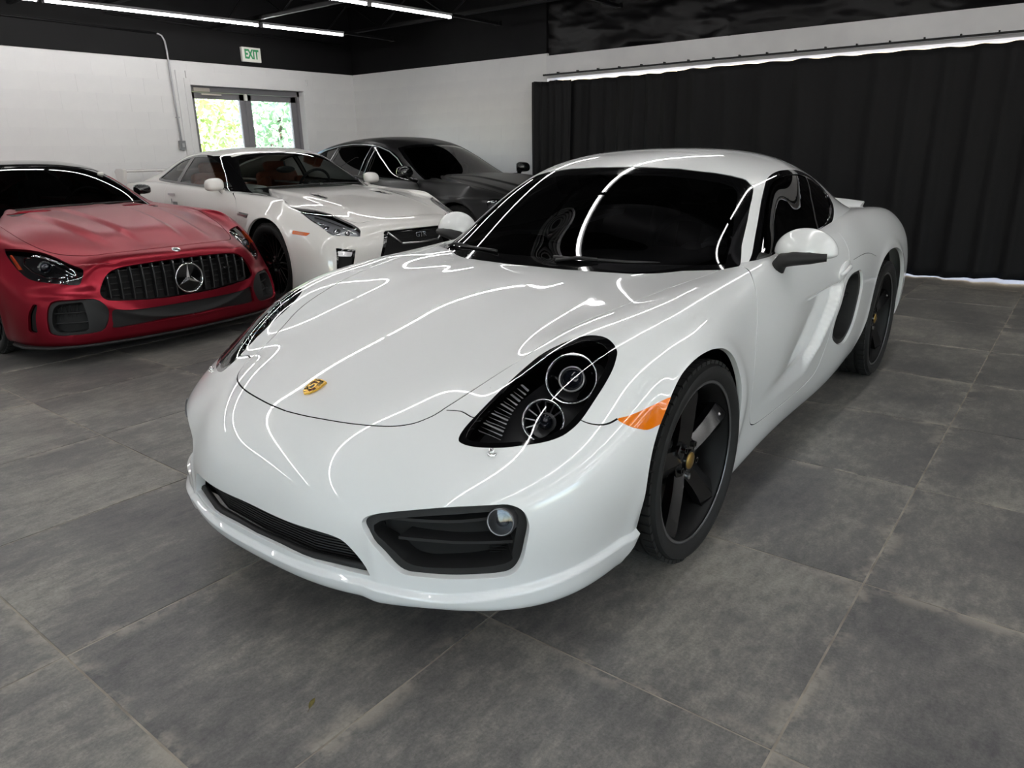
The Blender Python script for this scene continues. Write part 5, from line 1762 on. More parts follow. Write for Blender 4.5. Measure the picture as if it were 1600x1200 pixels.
    for p in pieces:
        for q in (p, p.mirrored()): q.offset(-.001).flange(.01).build('window_post', M['gloss_black'], root)
    for q in (fr, fr.mirrored()): q.offset(.001).flange(.012).build('window_frame', frame_mat or M['gloss_black'], root)
    o_ = gj.offset(-.0025).both().build('panel_gap', K, root); o_['kind'] = 'stuff'
    m = MB(); L_ = axles[1][0]
    m.box((L_ / 2, 0, .22), (L_ + 1.2, 1.25, .05)); m.box((L_ / 2, 0, .21), (L_ - .9, 1.72, .05))
    m.build('underbody', M['dark_inside'], root)
    for cx, cz, r in axles:
        for sg in (1, -1):
            rows = []
            for k in range(17):
                a = -.35 + (PI + .7) * k / 16
                rows.append([(cx + math.cos(a) * (r + .015), sg * .52, cz + math.sin(a) * (r + .015)), (cx + math.cos(a) * (r + .015), sg * .90, cz + math.sin(a) * (r + .015))])
            b = MB(); b.grid(rows); b.prism([(cx + math.cos(2 * PI * k / 20) * r, cz + math.sin(2 * PI * k / 20) * r) for k in range(20)], sg * .52, sg * .50, axis='Y')
            o = b.build('wheel_liner', M['dark_inside'], root)
    return out

def cabin(root, x0, belt, w, mt_seat, mt_dash, dash_x, seat_x, wheel_c, s=1.0, rear=True):
    m = MB()
    rows = []
    for xx, z in ((dash_x - .45, belt - .10), (dash_x - .25, belt - .04), (dash_x - .05, belt - .02), (dash_x + .04, belt - .06), (dash_x + .07, belt - .2), (dash_x + .07, .5)):
        rows.append([(xx, y, z - .08 * abs(y) ** 3) for y in np.linspace(-w, w, 15)])
    m.grid(rows)
    m.build('dashboard', mt_dash, root, smooth=True)
    MB().box((seat_x + .3, 0, .34), (2.3, 2 * w, .04)).build('cabin_floor', M['dark_inside'], root)
    steering_wheel(root, wheel_c, .185, mt_dash)
    seat(root, seat_x, .38, .40, mt_seat, s=s)
    seat(root, seat_x, -.38, .40, mt_seat, s=s)
    if rear:
        MB().box((seat_x + .95, 0, .72), (.16, 1.15, .5), rot=Matrix.Rotation(.35, 3, 'Y'), bev=.05).build('rear_seat', mt_seat, root, smooth=True)
    m = MB(); m.ball((dash_x + .18, 0, belt + .14), (.018, .11, .035)); m.tube([(dash_x + .20, 0, belt + .22), (dash_x + .18, 0, belt + .15)], .008)
    m.build('inside_mirror', M['trim_black'], root, smooth=True)

def door_mirror(root, c, size, mt, arm_to, mt_arm, boxy=.72):
    for sg in (1, -1):
        b = MB(); b.ball((0, 0, 0), size, seg=28, ring=18)
        for v in b.bm.verts:
            for i_ in (1, 2):
                q_ = v.co[i_] / size[i_]
                v.co[i_] = math.copysign(abs(q_) ** boxy, q_) * size[i_]
            if v.co.x > .02: v.co.x = .02 + (v.co.x - .02) * .2
            if v.co.z < 0: v.co.z *= .75
            v.co.z += .10 * (-v.co.y) * (1 if True else 1) * .5
        bmesh.ops.translate(b.bm, vec=c, verts=b.bm.verts)
        if sg < 0: bmesh.ops.scale(b.bm, vec=(1, -1, 1), verts=b.bm.verts)
        o = b.build('door_mirror', mt, root, smooth=True)
        MB().tube([(c[0], sg * (c[1] - size[1] * .55), c[2] - size[2] * .5), (c[0] - .01, sg * (c[1] - size[1] * .9), c[2] - size[2] * 1.1), (arm_to[0], sg * arm_to[1], arm_to[2])], [.035, .032, .045], n=12, flat=(1, .6)).build('mirror_arm', mt_arm, o, smooth=True)
        MB().box((c[0] + .035, sg * c[1], c[2] + .005), (.006, size[1] * 1.5, size[2] * 1.3), bev=.002).build('mirror_glass', M['chrome'], o)

def wiper_set(root, P):
    for pts in P:
        b = MB(); b.tube(pts, .007, n=6); b.build('wiper', M['trim_black'], root, smooth=True)

def curve_strip(pts, r, nm, mt, par, n=6):
    b = MB(); b.tube(pts, r, n=n)
    return b.build(nm, mt, par, smooth=True)

# ------------------------------------------------------------------ red coupe
def build_red():
    CAR[0] = True
    root = empty('coupe', (RED_POSE[0], RED_POSE[1], 0), RED_POSE[2] - PI / 2)
    tag(root, 'satin red coupe with upright black grille bars, a round chrome star and a black roof', 'car')
    P = M['red_paint']
    def dent(V, N):
        x, y, z = V[:, 0], np.abs(V[:, 1]), V[:, 2]
        d = np.zeros(len(V))
        hood = (z > .6) & (x < .9)
        ramp = sm01(-.80, -.45, x) * (1 - sm01(.2, .6, x) * .5)
        y1 = .15 + .07 * (x + .8); y2 = .34 + .11 * (x + .8)
        d += np.where(hood, .018 * ramp * (1 - sm01(y1 - .022, y1 + .022, y)), 0)
        d += np.where(hood, .022 * ramp * (1 - sm01(y2 - .035, y2 + .035, y)), 0)
        # shoulder over the side intakes, hollow below the lamp
        fr = x < -.25
        d -= np.where(fr, .018 * np.exp(-((z - .455) / .035) ** 2) * sm01(.52, .62, y) * (1 - sm01(.80, .90, y)), 0)
        d += np.where(fr, .012 * np.exp(-((np.hypot((y) / 1.0, (z - .485) * 2.3) - .60) / .05) ** 2) * (z < .62), 0)
        for cx, cz, r in ((0, .34, .365), (2.63, .35, .38)):
            q = np.hypot(x - cx, z - cz) - r
            d += np.where(y > .6, .008 * np.exp(-(q / .035) ** 2), 0)
        return V + N * d[:, None]
    hood = [(-.828, 0), (-.824, .15), (-.81, .298), (-.765, .435), (-.72, .505), (-.674, .545), (-.58, .605), (-.47, .655), (-.30, .702), (-.133, .722), (.162, .735), (.60, .738)]
    lampR = [(-.319,-.848,.721),(-.325,-.829,.727),(-.395,-.718,.707),(-.521,-.657,.675),(-.696,-.621,.625),(-.783,-.593,.600),(-.813,-.599,.570),(-.825,-.624,.526),(-.814,-.655,.505),(-.695,-.755,.521),(-.585,-.821,.541),(-.519,-.842,.571),(-.452,-.853,.616),(-.374,-.858,.676)]
    lamp = [(x, -y, z) for x, y, z in lampR]
    sidewin = [(.86,.895),(1.05,1.02),(1.22,1.10),(1.40,1.155),(1.62,1.185),(1.90,1.175),(2.15,1.135),(2.40,1.06),(2.55,.985),(2.50,.955),(2.2,.945),(1.6,.93),(1.1,.91)]
    pc = car_base(root, RED_LOW, RED_TOP, ((0, .34, .365), (2.63, .35, .38)), P, dent, hood, 4, .035, sidewin, M['tint_mid'], M['tint_side'], M['tint_mid'],
                  roof=M['gloss_black'], posts=((2.05, -.2, .03),), lamp=lamp, lamp_n=(-.51, .46, .68),
                  door=[(.78,.90),(.66,.80),(.62,.65),(.62,.45),(.68,.30),(1.0,.26),(1.7,.26),(1.98,.32),(2.05,.5),(2.02,.7),(2.1,.9)])
    s = pc['shell']
    grille_h = [(0,.612),(.26,.606),(.414,.592),(.491,.558),(.540,.490),(.556,.440),(.535,.403),(.458,.385),(.243,.366),(0,.362)]
    fx = F_plane('x', -.5)
    grille, s = s.split(F_poly(catmull(mirror_pts(grille_h), 4), 'yz', fx))
    low_h = [(0,.315),(.174,.314),(.36,.316),(.45,.326),(.510,.335),(.522,.29),(.524,.24),(.515,.212),(.344,.214),(0,.218)]
    lowi, s = s.split(F_poly(catmull(mirror_pts(low_h), 3), 'yz', fx))
    side_p = catmull([(.842,.253),(.836,.314),(.815,.379),(.780,.416),(.702,.420),(.60,.416),(.555,.38),(.535,.33),(.545,.27),(.575,.215),(.62,.198),(.72,.195),(.80,.197),(.838,.215)], 4)
    sidei, s = s.split(F_poly(side_p, 'yz', F_plane('x', -.35)))
    slot, s = s.split(F_poly(catmull([(.908,.225),(.908,.26),(.896,.335),(.868,.395),(.852,.392),(.872,.33),(.882,.26),(.884,.222)], 3), 'yz', F_plane('x', -.35)))
    ventp = catmull([(.43,.27),(.45,.42),(.44,.54),(.36,.545),(.32,.42),(.33,.28)], 3)
    vent, hd = pc['hood'].split(F_poly(ventp, 'xy', F_plane('z', .6, -1)))
    s.both().flange(.02).build('body_shell', P, root)
    ho = hd.both().flange(.012).build('hood', P, root)
    for q in (vent, vent.mirrored()):
        vo = q.offset(-.015).build('hood_vent', M['dark_inside'], root)
        sg = 1 if q.V[:, 1].mean() > 0 else -1
        for k in range(4):
            MB().box((.345 + .026 * k, sg * .42, .884), (.010, .25, .006), rot=Matrix.Rotation(-.3, 3, 'Y')).build('slat', M['trim_black'], vo)
    # grille with upright bars
    g = grille.both().offset(-.07).build('grille', M['dark_inside'], root)
    wall = grille.both().flange(.07)
    for k in range(15):
        y = -.49 + .07 * k
        top_z = float(np.interp(abs(y), [0, .26, .414, .491, .54], [.606, .600, .586, .552, .49]))
        bot_z = float(np.interp(abs(y), [0, .243, .458, .54], [.368, .372, .392, .42]))
        b = MB()
        rows = []
        for j in range(8):
            z = bot_z + (top_z - bot_z) * j / 7
            x = float(np.interp(abs(y), [0, .26, .48, .60], [-.972, -.958, -.915, -.86])) + .020 + .10 * max(0, z - .5) ** 1.5 * 4
            rows.append([(x + .03, y - .010, z), (x, y - .006, z), (x - .003, y, z), (x, y + .006, z), (x + .03, y + .010, z)])
        b.grid(rows)
        b.build('grille_bar', M['trim_black'], g, angle=50)
        MB().box((x - .002, y, top_z - .012), (.004, .007, .020), rot=Matrix.Rotation(.35, 3, 'Y')).build('bar_glint', M['chrome'], g)  # chrome chip standing in for the glint at the bar's top
    for z in (.41, .45, .49, .53, .57):
        lim = float(np.interp(z, [.40, .45, .50, .57], [.50, .53, .52, .44]))
        curve_strip([(float(np.interp(abs(y), [0, .26, .48, .60], [-.972, -.958, -.915, -.86])) + .055, y, z) for y in np.linspace(-lim, lim, 17)], .004, 'grille_rib', M['trim_black'], g, 5)
    # star in its ring
    so = MB().lathe([(.092, 0), (.099, -.004), (.104, -.012), (.099, -.018), (.092, -.012)], n=48, axis='X', c=(-.985, 0, .478), closed=True).build('star_emblem', M['chrome'], root, smooth=True)
    MB().lathe([(0, -.006), (.094, -.004)], n=40, axis='X', c=(-.982, 0, .478)).build('backing', M['gloss_black'], so)
    for k in range(3):
        a = PI / 2 + 2 * PI * k / 3
        d_ = Vector((0, math.cos(a), math.sin(a))); t_ = Vector((0, -math.sin(a), math.cos(a)))
        c = Vector((-.990, 0, .478))
        b = MB()
        tip = c + d_ * .096; l = c + (d_ * .5 + t_ * .87) * .018; r_ = c + (d_ * .5 - t_ * .87) * .018; ridge = c + Vector((-.012, 0, 0))
        v = [b.bm.verts.new(p) for p in (c, l, tip, r_, ridge)]
        b.bm.faces.new((v[4], v[1], v[2])); b.bm.faces.new((v[4], v[2], v[3])); b.bm.faces.new((v[0], v[2], v[1])); b.bm.faces.new((v[0], v[3], v[2]))
        b.build('star_point', M['chrome'], so)
    bq = Matrix.Rotation(-.42, 3, 'Y')
    bm_ = MB().lathe([(0, .004), (.020, .004), (.026, .0025), (.028, -.004)], n=32, axis='Z')
    bmesh.ops.rotate(bm_.bm, matrix=bq, verts=bm_.bm.verts); bmesh.ops.translate(bm_.bm, vec=(-.876, 0, .665), verts=bm_.bm.verts)
    bo = bm_.build('badge', M['chrome'], root, smooth=True)
    for k in range(3):
        a = PI / 2 + 2 * PI * k / 3
        b = MB().box((.008, 0, .0055), (.016, .004, .002)); bmesh.ops.rotate(b.bm, matrix=Matrix.Rotation(a + PI / 2, 3, 'Z'), verts=b.bm.verts)
        bmesh.ops.rotate(b.bm, matrix=bq, verts=b.bm.verts); bmesh.ops.translate(b.bm, vec=(-.876, 0, .665), verts=b.bm.verts)
        b.build('star_point', M['trim_black'], bo)
    CAR[0] = False
    me = text_mesh('AMG', .030, .002)
    me.transform(Matrix(((0, 0, 1, .957), (1, 0, 0, .315), (0, 1, 0, .505), (0, 0, 0, 1))))
    put('lettering', me, M['chrome'], root)
    CAR[0] = True
    # lower intakes
    li = lowi.both().offset(-.02).flange(.06).build('lower_intake', M['dark_plastic'], root)
    lowi.both().offset(-.07).build('mesh_panel', M['dark_inside'], li)
    for sg in (1, -1):
        q = sidei if sg > 0 else sidei.mirrored()
        fr = q.split(F_poly(catmull([(sg * y, z) for y, z in [(.825,.255),(.82,.312),(.80,.37),(.765,.400),(.70,.404),(.66,.40),(.655,.33),(.66,.225),(.72,.212),(.80,.215)]], 3), 'yz'))[1]
        io = fr.offset(-.016).flange(.05).build('side_intake', M['dark_plastic'], root)
        q.offset(-.07).build('mesh_panel', M['dark_inside'], io)
        for zz in (.265, .330):
            MB().tube([(float(np.interp(y, [.60, .70, .84], [-.875, -.815, -.70])) + .03, sg * y, zz + .01 * (y - .7)) for y in (.63, .68, .73, .78, .82)], .005, n=6).build('slat', M['dark_plastic'], io)
        for k in range(9):
            y = .66 + .019 * k
            MB().box((float(np.interp(y, [.60, .70, .84], [-.875, -.815, -.70])) + .055, sg * y, .305), (.01, .003, .18)).build('upright', M['trim_black'], io)
        q = slot if sg > 0 else slot.mirrored()
        q.offset(-.03).build('air_slot', M['dark_inside'], root)
    # splitter
    b = MB()
    rows = []
    for (x, y) in ((-.40,-.94),(-.56,-.935),(-.74,-.85),(-.855,-.69),(-.915,-.50),(-.955,-.27),(-.97,0),(-.955,.27),(-.915,.50),(-.855,.69),(-.74,.85),(-.56,.935),(-.40,.94)):
        f_ = .012
        rows.append([(x - f_, y * 1.012, .112), (x - f_ - .004, y * 1.015, .120), (x - f_, y * 1.012, .128), (x + .12, y * .93, .130), (x + .12, y * .93, .108)])
    b.grid([r + r[:1] for r in rows])
    b.build('splitter', M['dark_plastic'], root, angle=40)
    # headlamps
    for sg in (1, -1):
        q = pc['lamp'] if sg > 0 else pc['lamp'].mirrored()
        lo = q.offset(-.001).build('headlamp', M['lens'], root)
        q.offset(-.055).build('housing', M['lamp_black'], lo)
        def wl(pts, r=.006, nm='light_strip', mt=M['chrome']):
            curve_strip([(x + .018, sg * y, z - .014) for x, y, z in pts], r, nm, mt, lo)
        wl([(-.44,.78,.672),(-.47,.725,.685),(-.53,.695,.675),(-.62,.665,.650),(-.70,.640,.622),(-.765,.622,.592),(-.785,.630,.555)], .009)
        wl([(-.44,.78,.672),(-.475,.80,.640),(-.545,.785,.600),(-.62,.745,.565),(-.69,.70,.553),(-.735,.675,.565)], .007)
        wl([(-.56,.715,.652),(-.64,.685,.628),(-.71,.655,.600),(-.79,.622,.560)], .006)
        wl([(-.665,.70,.590),(-.72,.668,.578),(-.775,.640,.562)], .005)
        wl([(-.755,.665,.575),(-.765,.675,.535),(-.76,.69,.52)], .006)
        ax = Vector((-.88, sg * .42, .2)).normalized(); qq = ax.to_track_quat('Y', 'Z').to_matrix()
        b = MB(); b.lathe([(0, .012), (.016, .008), (.026, -.002), (.031, -.02), (.040, -.005), (.036, .004)], n=28, axis='Y')
        bmesh.ops.rotate(b.bm, matrix=qq, verts=b.bm.verts); bmesh.ops.translate(b.bm, vec=(-.585, sg * .732, .612), verts=b.bm.verts)
        b.build('projector', M['projector'], lo, smooth=True)
        for (x, y, z) in ((-.62,.785,.535),(-.675,.748,.525),(-.735,.705,.518)):
            b = MB(); b.ball((x + .012, sg * y, z + .004), (.010, .012, .012), seg=12, ring=8); b.build('light_point', M['chrome'], lo, smooth=True)
        b = MB(); b.prism([(-.395,.69),(-.45,.655),(-.515,.605),(-.47,.60),(-.41,.645),(-.375,.68)], sg * .838, sg * .846, axis='Y')
        b.build('turn_lens', mat('dark_amber', srgb(150, 52, 22), .2), lo)
    # mirrors, wheels, cabin, wipers
    door_mirror(root, (1.25, .885, .985), (.06, .078, .052), M['gloss_black'], (1.16, .80, .90), M['gloss_black'])
    rim = make_wheel('wheel', root, .338, .275, .262, 10, M['wheel_black'], (M['gold'], (PI * .70, PI * 1.0)), M['chrome_dull'], silver=False, style='multi')
    place_wheels(rim, root, [(0, .81, .336, 1, 0), (2.63, .82, .340, 1, 0), (0, -.81, .336, -1, 0), (2.63, -.82, .340, -1, 0)])
    cabin(root, 0, .93, .70, M['seat_black'], M['seat_black'], 1.05, 1.65, (1.28, .38, .86), s=.95, rear=False)
    wiper_set(root, [[(.52, -.45, .915), (.50, -.2, .925), (.51, .1, .925)], [(.56, .12, .925), (.56, .35, .925), (.62, .55, .918)]])
    MB().box((1.17, .50, 1.145), (.02, .045, .018), rot=Matrix.Rotation(-.5, 3, 'Y')).build('toll_tag', M['sign_white'], root)
    CAR[0] = False
    return root

# ------------------------------------------------------------------ white coupe with the rear wing
def build_gtr():
    CAR[0] = True
    root = empty('coupe', (GTR_POSE[0], GTR_POSE[1], 0), GTR_POSE[2] - PI / 2)
    tag(root, 'pearl white coupe with rear wing and tan leather seats, between the red and black cars', 'car')
    P = M['pearl_paint']
    def dent(V, N):
        x, y, z = V[:, 0], np.abs(V[:, 1]), V[:, 2]
        d = np.zeros(len(V))
        hood = (z > .66) & (x < .9)
        yl = .44 + .06 * (x + .7)
        d += np.where(hood, .012 * (1 - sm01(yl - .05, yl + .05, y)) * sm01(-.8, -.4, x), 0)
        # squared shoulder behind the front wheel and flat door
        d -= np.where(y > .6, .016 * np.exp(-((x - .62) / .20) ** 2) * np.exp(-((z - .62) / .25) ** 2), 0)
        for cx, cz, r in ((0, .365, .395), (2.78, .36, .39)):
            q = np.hypot(x - cx, z - cz) - r
            d += np.where(y > .6, .016 * np.exp(-(q / .05) ** 2), 0)
        return V + N * d[:, None]
    hood = [(-.79, 0), (-.786, .15), (-.775, .305), (-.768, .42), (-.755, .485), (-.70, .53), (-.60, .568), (-.486, .602), (-.36, .655), (-.25, .690), (-.10, .705), (.15, .712), (.62, .735)]
    lampR = [(-.211,-.799,.843),(-.274,-.775,.822),(-.469,-.775,.748),(-.604,-.757,.694),(-.719,-.741,.634),(-.76,-.69,.620),(-.844,-.569,.614),(-.840,-.54,.635),(-.803,-.522,.678),(-.678,-.560,.732),(-.486,-.602,.790),(-.355,-.661,.818),(-.250,-.738,.838)]
    lamp = [(x, -y, z) for x, y, z in lampR]
    sidewin = [(.87,.975),(1.0,1.05),(1.25,1.185),(1.42,1.245),(1.60,1.280),(1.85,1.292),(2.10,1.275),(2.29,1.243),(2.45,1.180),(2.58,1.085),(2.62,1.040),(2.50,1.022),(2.2,1.005),(1.8,.990),(1.3,.972)]
    pc = car_base(root, GTR_LOW, GTR_TOP, ((0, .365, .395), (2.78, .36, .39)), P, dent, hood, 4, .04, sidewin, M['tint_light'], M['tint_light'], M['tint_light'],
                  pillar=M['gloss_black'], posts=((2.06, -.25, .045),), lamp=lamp, lamp_n=(-.43, .25, .83), frame_w=.022,
                  door=[(.80,.955),(.66,.90),(.58,.80),(.555,.65),(.56,.45),(.62,.30),(1.0,.26),(1.8,.26),(2.05,.35),(2.12,.6),(2.15,.8),(2.2,1.0)])
    s = pc['shell']
    fx = F_plane('x', -.5)
    grille_h = [(0,.648),(.325,.646),(.345,.635),(.37,.55),(.41,.446),(.43,.34),(.415,.26),(.36,.24),(0,.235)]
    gp = mirror_pts(grille_h)
    grille, s = s.split(F_poly(np.array(gp), 'yz', fx))
    drl, s = s.split(F_poly(np.array([(.757,.537),(.616,.512),(.650,.40),(.672,.33),(.785,.33),(.775,.416)]), 'yz', F_plane('x', -.45)))
    marker, s = s.split(F_poly(np.array([(-.385,.668),(-.463,.660),(-.560,.650),(-.538,.628),(-.459,.634),(-.39,.640)]), 'xz', F_plane('y', .6, -1)))
    fvent, s = s.split(F_poly(np.array([(.548,.785),(.312,.775),(.335,.738),(.37,.735),(.545,.762)]), 'xz', F_plane('y', .6, -1)))
    vp = catmull([(.19,.31),(.17,.37),(.05,.40),(-.09,.39),(-.10,.35),(.02,.30)], 3)
    vent, hd = pc['hood'].split(F_poly(vp, 'xy', F_plane('z', .6, -1)))
    s.both().flange(.02).build('body_shell', P, root)
    hd.both().flange(.012).build('hood', P, root)
    for q in (vent, vent.mirrored()):
        vo = q.offset(-.018).flange(.02).build('hood_vent', M['trim_black'], root)
        sg = 1 if q.V[:, 1].mean() > 0 else -1
        for k in range(3):
            MB().box((-.04 + .07 * k, sg * .35, .888 + .012 * k), (.012, .075, .005), rot=Matrix.Rotation(-.4, 3, 'Y')).build('slat', M['trim_black'], vo)
    gb = grille.both()
    go = gb.offset(-.012).split(F_poly(np.array(mirror_pts([(0,.628),(.30,.626),(.335,.545),(.375,.446),(.395,.34),(.38,.28),(0,.262)])), 'yz'))[1].flange(.05).build('grille', M['gloss_black'], root)
    gb.offset(-.06).build('mesh_panel', M['dark_inside'], go)
    for sg in (1, -1):
        curve_strip([(-.925, sg * .318, .632), (-.945, sg * .25, .575), (-.962, sg * .20, .533)], .008, 'grille_trim', M['chrome_dull'], go)
    curve_strip([(-.962, -.20, .533), (-.975, 0, .528), (-.962, .20, .533)], .010, 'grille_trim', M['chrome_dull'], go)
    for k in range(8):
        z = .545 + .011 * k
        curve_strip([(-.925 - .015 * (1 - abs(y) / .3), y, z) for y in np.linspace(-.27, .27, 9)], .002, 'grille_rib', M['trim_black'], go, 4)
    CAR[0] = False
    me = text_mesh('GTR', .062, .004)
    me.transform(Matrix.Shear('XZ', 4, (0, 0)) if False else Matrix.Identity(4))
    me.transform(Matrix(((0, 0, 1, .972), (1, 0, 0, 0), (0, 1, 0, .592), (0, 0, 0, 1))))
    put('emblem', me, M['chrome'], root)
    CAR[0] = True
    for sg in (1, -1):
        q = drl if sg > 0 else drl.mirrored()
        do = q.offset(-.03).flange(.0).build('side_vent', M['dark_inside'], root)
        q.offset(-.004).split(F_poly(np.array([(sg * y, z) for y, z in [(.745,.520),(.634,.500),(.66,.40),(.68,.345),(.768,.345),(.762,.416)]]), 'yz'))[1].flange(.03).build('vent_frame', M['gloss_black'], do)
        q.offset(-.012).split(F_poly(np.array([(sg * y, z) for y, z in [(.742,.512),(.640,.494),(.652,.460),(.750,.470)]]), 'yz'))[0].build('daylight_strip', M['chrome_dull'], do)
        q = marker if sg > 0 else marker.mirrored()
        q.offset(.001).flange(.01).build('side_marker', mat('amber_dark', srgb(190, 84, 20), .2), root)
        q = fvent if sg > 0 else fvent.mirrored()
        fo = q.offset(-.01).build('fender_vent', M['gloss_black'], root)
        MB().box((.43, sg * .928, .760), (.16, .006, .016), rot=Matrix.Rotation(-.08, 3, 'Y')).build('vent_badge', M['chrome_dull'], fo)
        # lamp
        q = pc['lamp'] if sg > 0 else pc['lamp'].mirrored()
        lo = q.offset(-.001).build('headlamp', M['lens'], root)
        q.offset(-.05).build('housing', mat('lamp_silver', srgb(196, 198, 202), .28, metal=.5), lo)
        def wl(pts, r, nm='light_strip', mt=M['chrome']):
            curve_strip([(x + .02, sg * y, z - .018) for x, y, z in pts], r, nm, mt, lo)
        wl([(-.30,.76,.815),(-.40,.75,.775),(-.50,.735,.738),(-.58,.70,.722)], .012)
        wl([(-.44,.70,.775),(-.58,.645,.738),(-.70,.60,.70),(-.80,.57,.655)], .008)
        wl([(-.60,.74,.690),(-.69,.71,.665),(-.76,.66,.640),(-.83,.59,.630)], .006, mt=M['chrome_dull'])
        for (x, y, z, r) in ((-.62,.70,.678,.030),(-.71,.655,.655,.034),(-.78,.60,.645,.028)):
            b = MB(); b.lathe([(0, .01), (r * .5, .006), (r * .8, -.004), (r, -.01), (r * 1.1, .0), (r * 1.05, .006)], n=24, axis='Y')
            ax = Vector((-.9, sg * .3, .2)).normalized(); qq = ax.to_track_quat('Y', 'Z').to_matrix()
            bmesh.ops.rotate(b.bm, matrix=qq, verts=b.bm.verts); bmesh.ops.translate(b.bm, vec=(x + .03, sg * y, z - .012), verts=b.bm.verts)
            b.build('reflector', M['chrome'], lo, smooth=True)
    # faint reflection in the polished door, laid on as small grey bars
    for k, (x, w) in enumerate(((1.935, .014), (1.895, .018), (1.868, .022), (1.838, .022), (1.81, .018))):
        for sg in (1, -1):
            MB().box((x, sg * .9295, .838 - .02 * (k > 0)), (w, .003, .045 if k == 0 else .03)).build('door_reflection', M['box_grey'], root)
    # rear wing
    b = MB()
    rows = []
    for k in range(17):
        y = -.82 + 1.64 * k / 16
        rows.append([(3.44, y, 1.120), (3.50, y, 1.135), (3.64, y, 1.140), (3.70, y, 1.128), (3.60, y, 1.112), (3.48, y, 1.108)])
    b.grid([r + r[:1] for r in rows]); b.face(rows[0]); b.face(rows[-1][::-1])
    wo = b.build('rear_wing', P, root, angle=40)
    for sg in (1, -1):
        MB().prism([(3.42, 1.135), (3.48, 1.148), (3.66, 1.148), (3.72, 1.12), (3.68, 1.03), (3.60, .98), (3.48, .98), (3.45, 1.04)], sg * .80, sg * .835, axis='Y').build('wing_end', P, wo)
    door_mirror(root, (.96, .905, 1.008), (.075, .09, .068), P, (.92, .83, .93), P)
    rim = make_wheel('wheel', root, .356, .255, .278, 10, M['wheel_black'], (M['caliper_red'], (PI * .80, PI * 1.15)), M['gloss_black'], silver=False, style='multi')
    place_wheels(rim, root, [(0, .815, .352, 1, 0), (2.78, .815, .352, 1, 0), (0, -.815, .352, -1, 0), (2.78, -.815, .352, -1, 0)])
    cabin(root, 0, .99, .70, M['tan'], M['seat_black'], 1.02, 1.62, (1.28, .38, .95))
    wiper_set(root, [[(.60, -.55, .985), (.575, -.3, .992), (.57, 0, .992)], [(.58, .05, .992), (.585, .3, .992), (.62, .52, .985)]])
    # flush door handle
    for sg in (1, -1):
        MB().box((1.95, sg * .918, .905), (.16, .008, .024), bev=.003).build('door_handle', M['chrome_dull'], root)
    CAR[0] = False
    return root

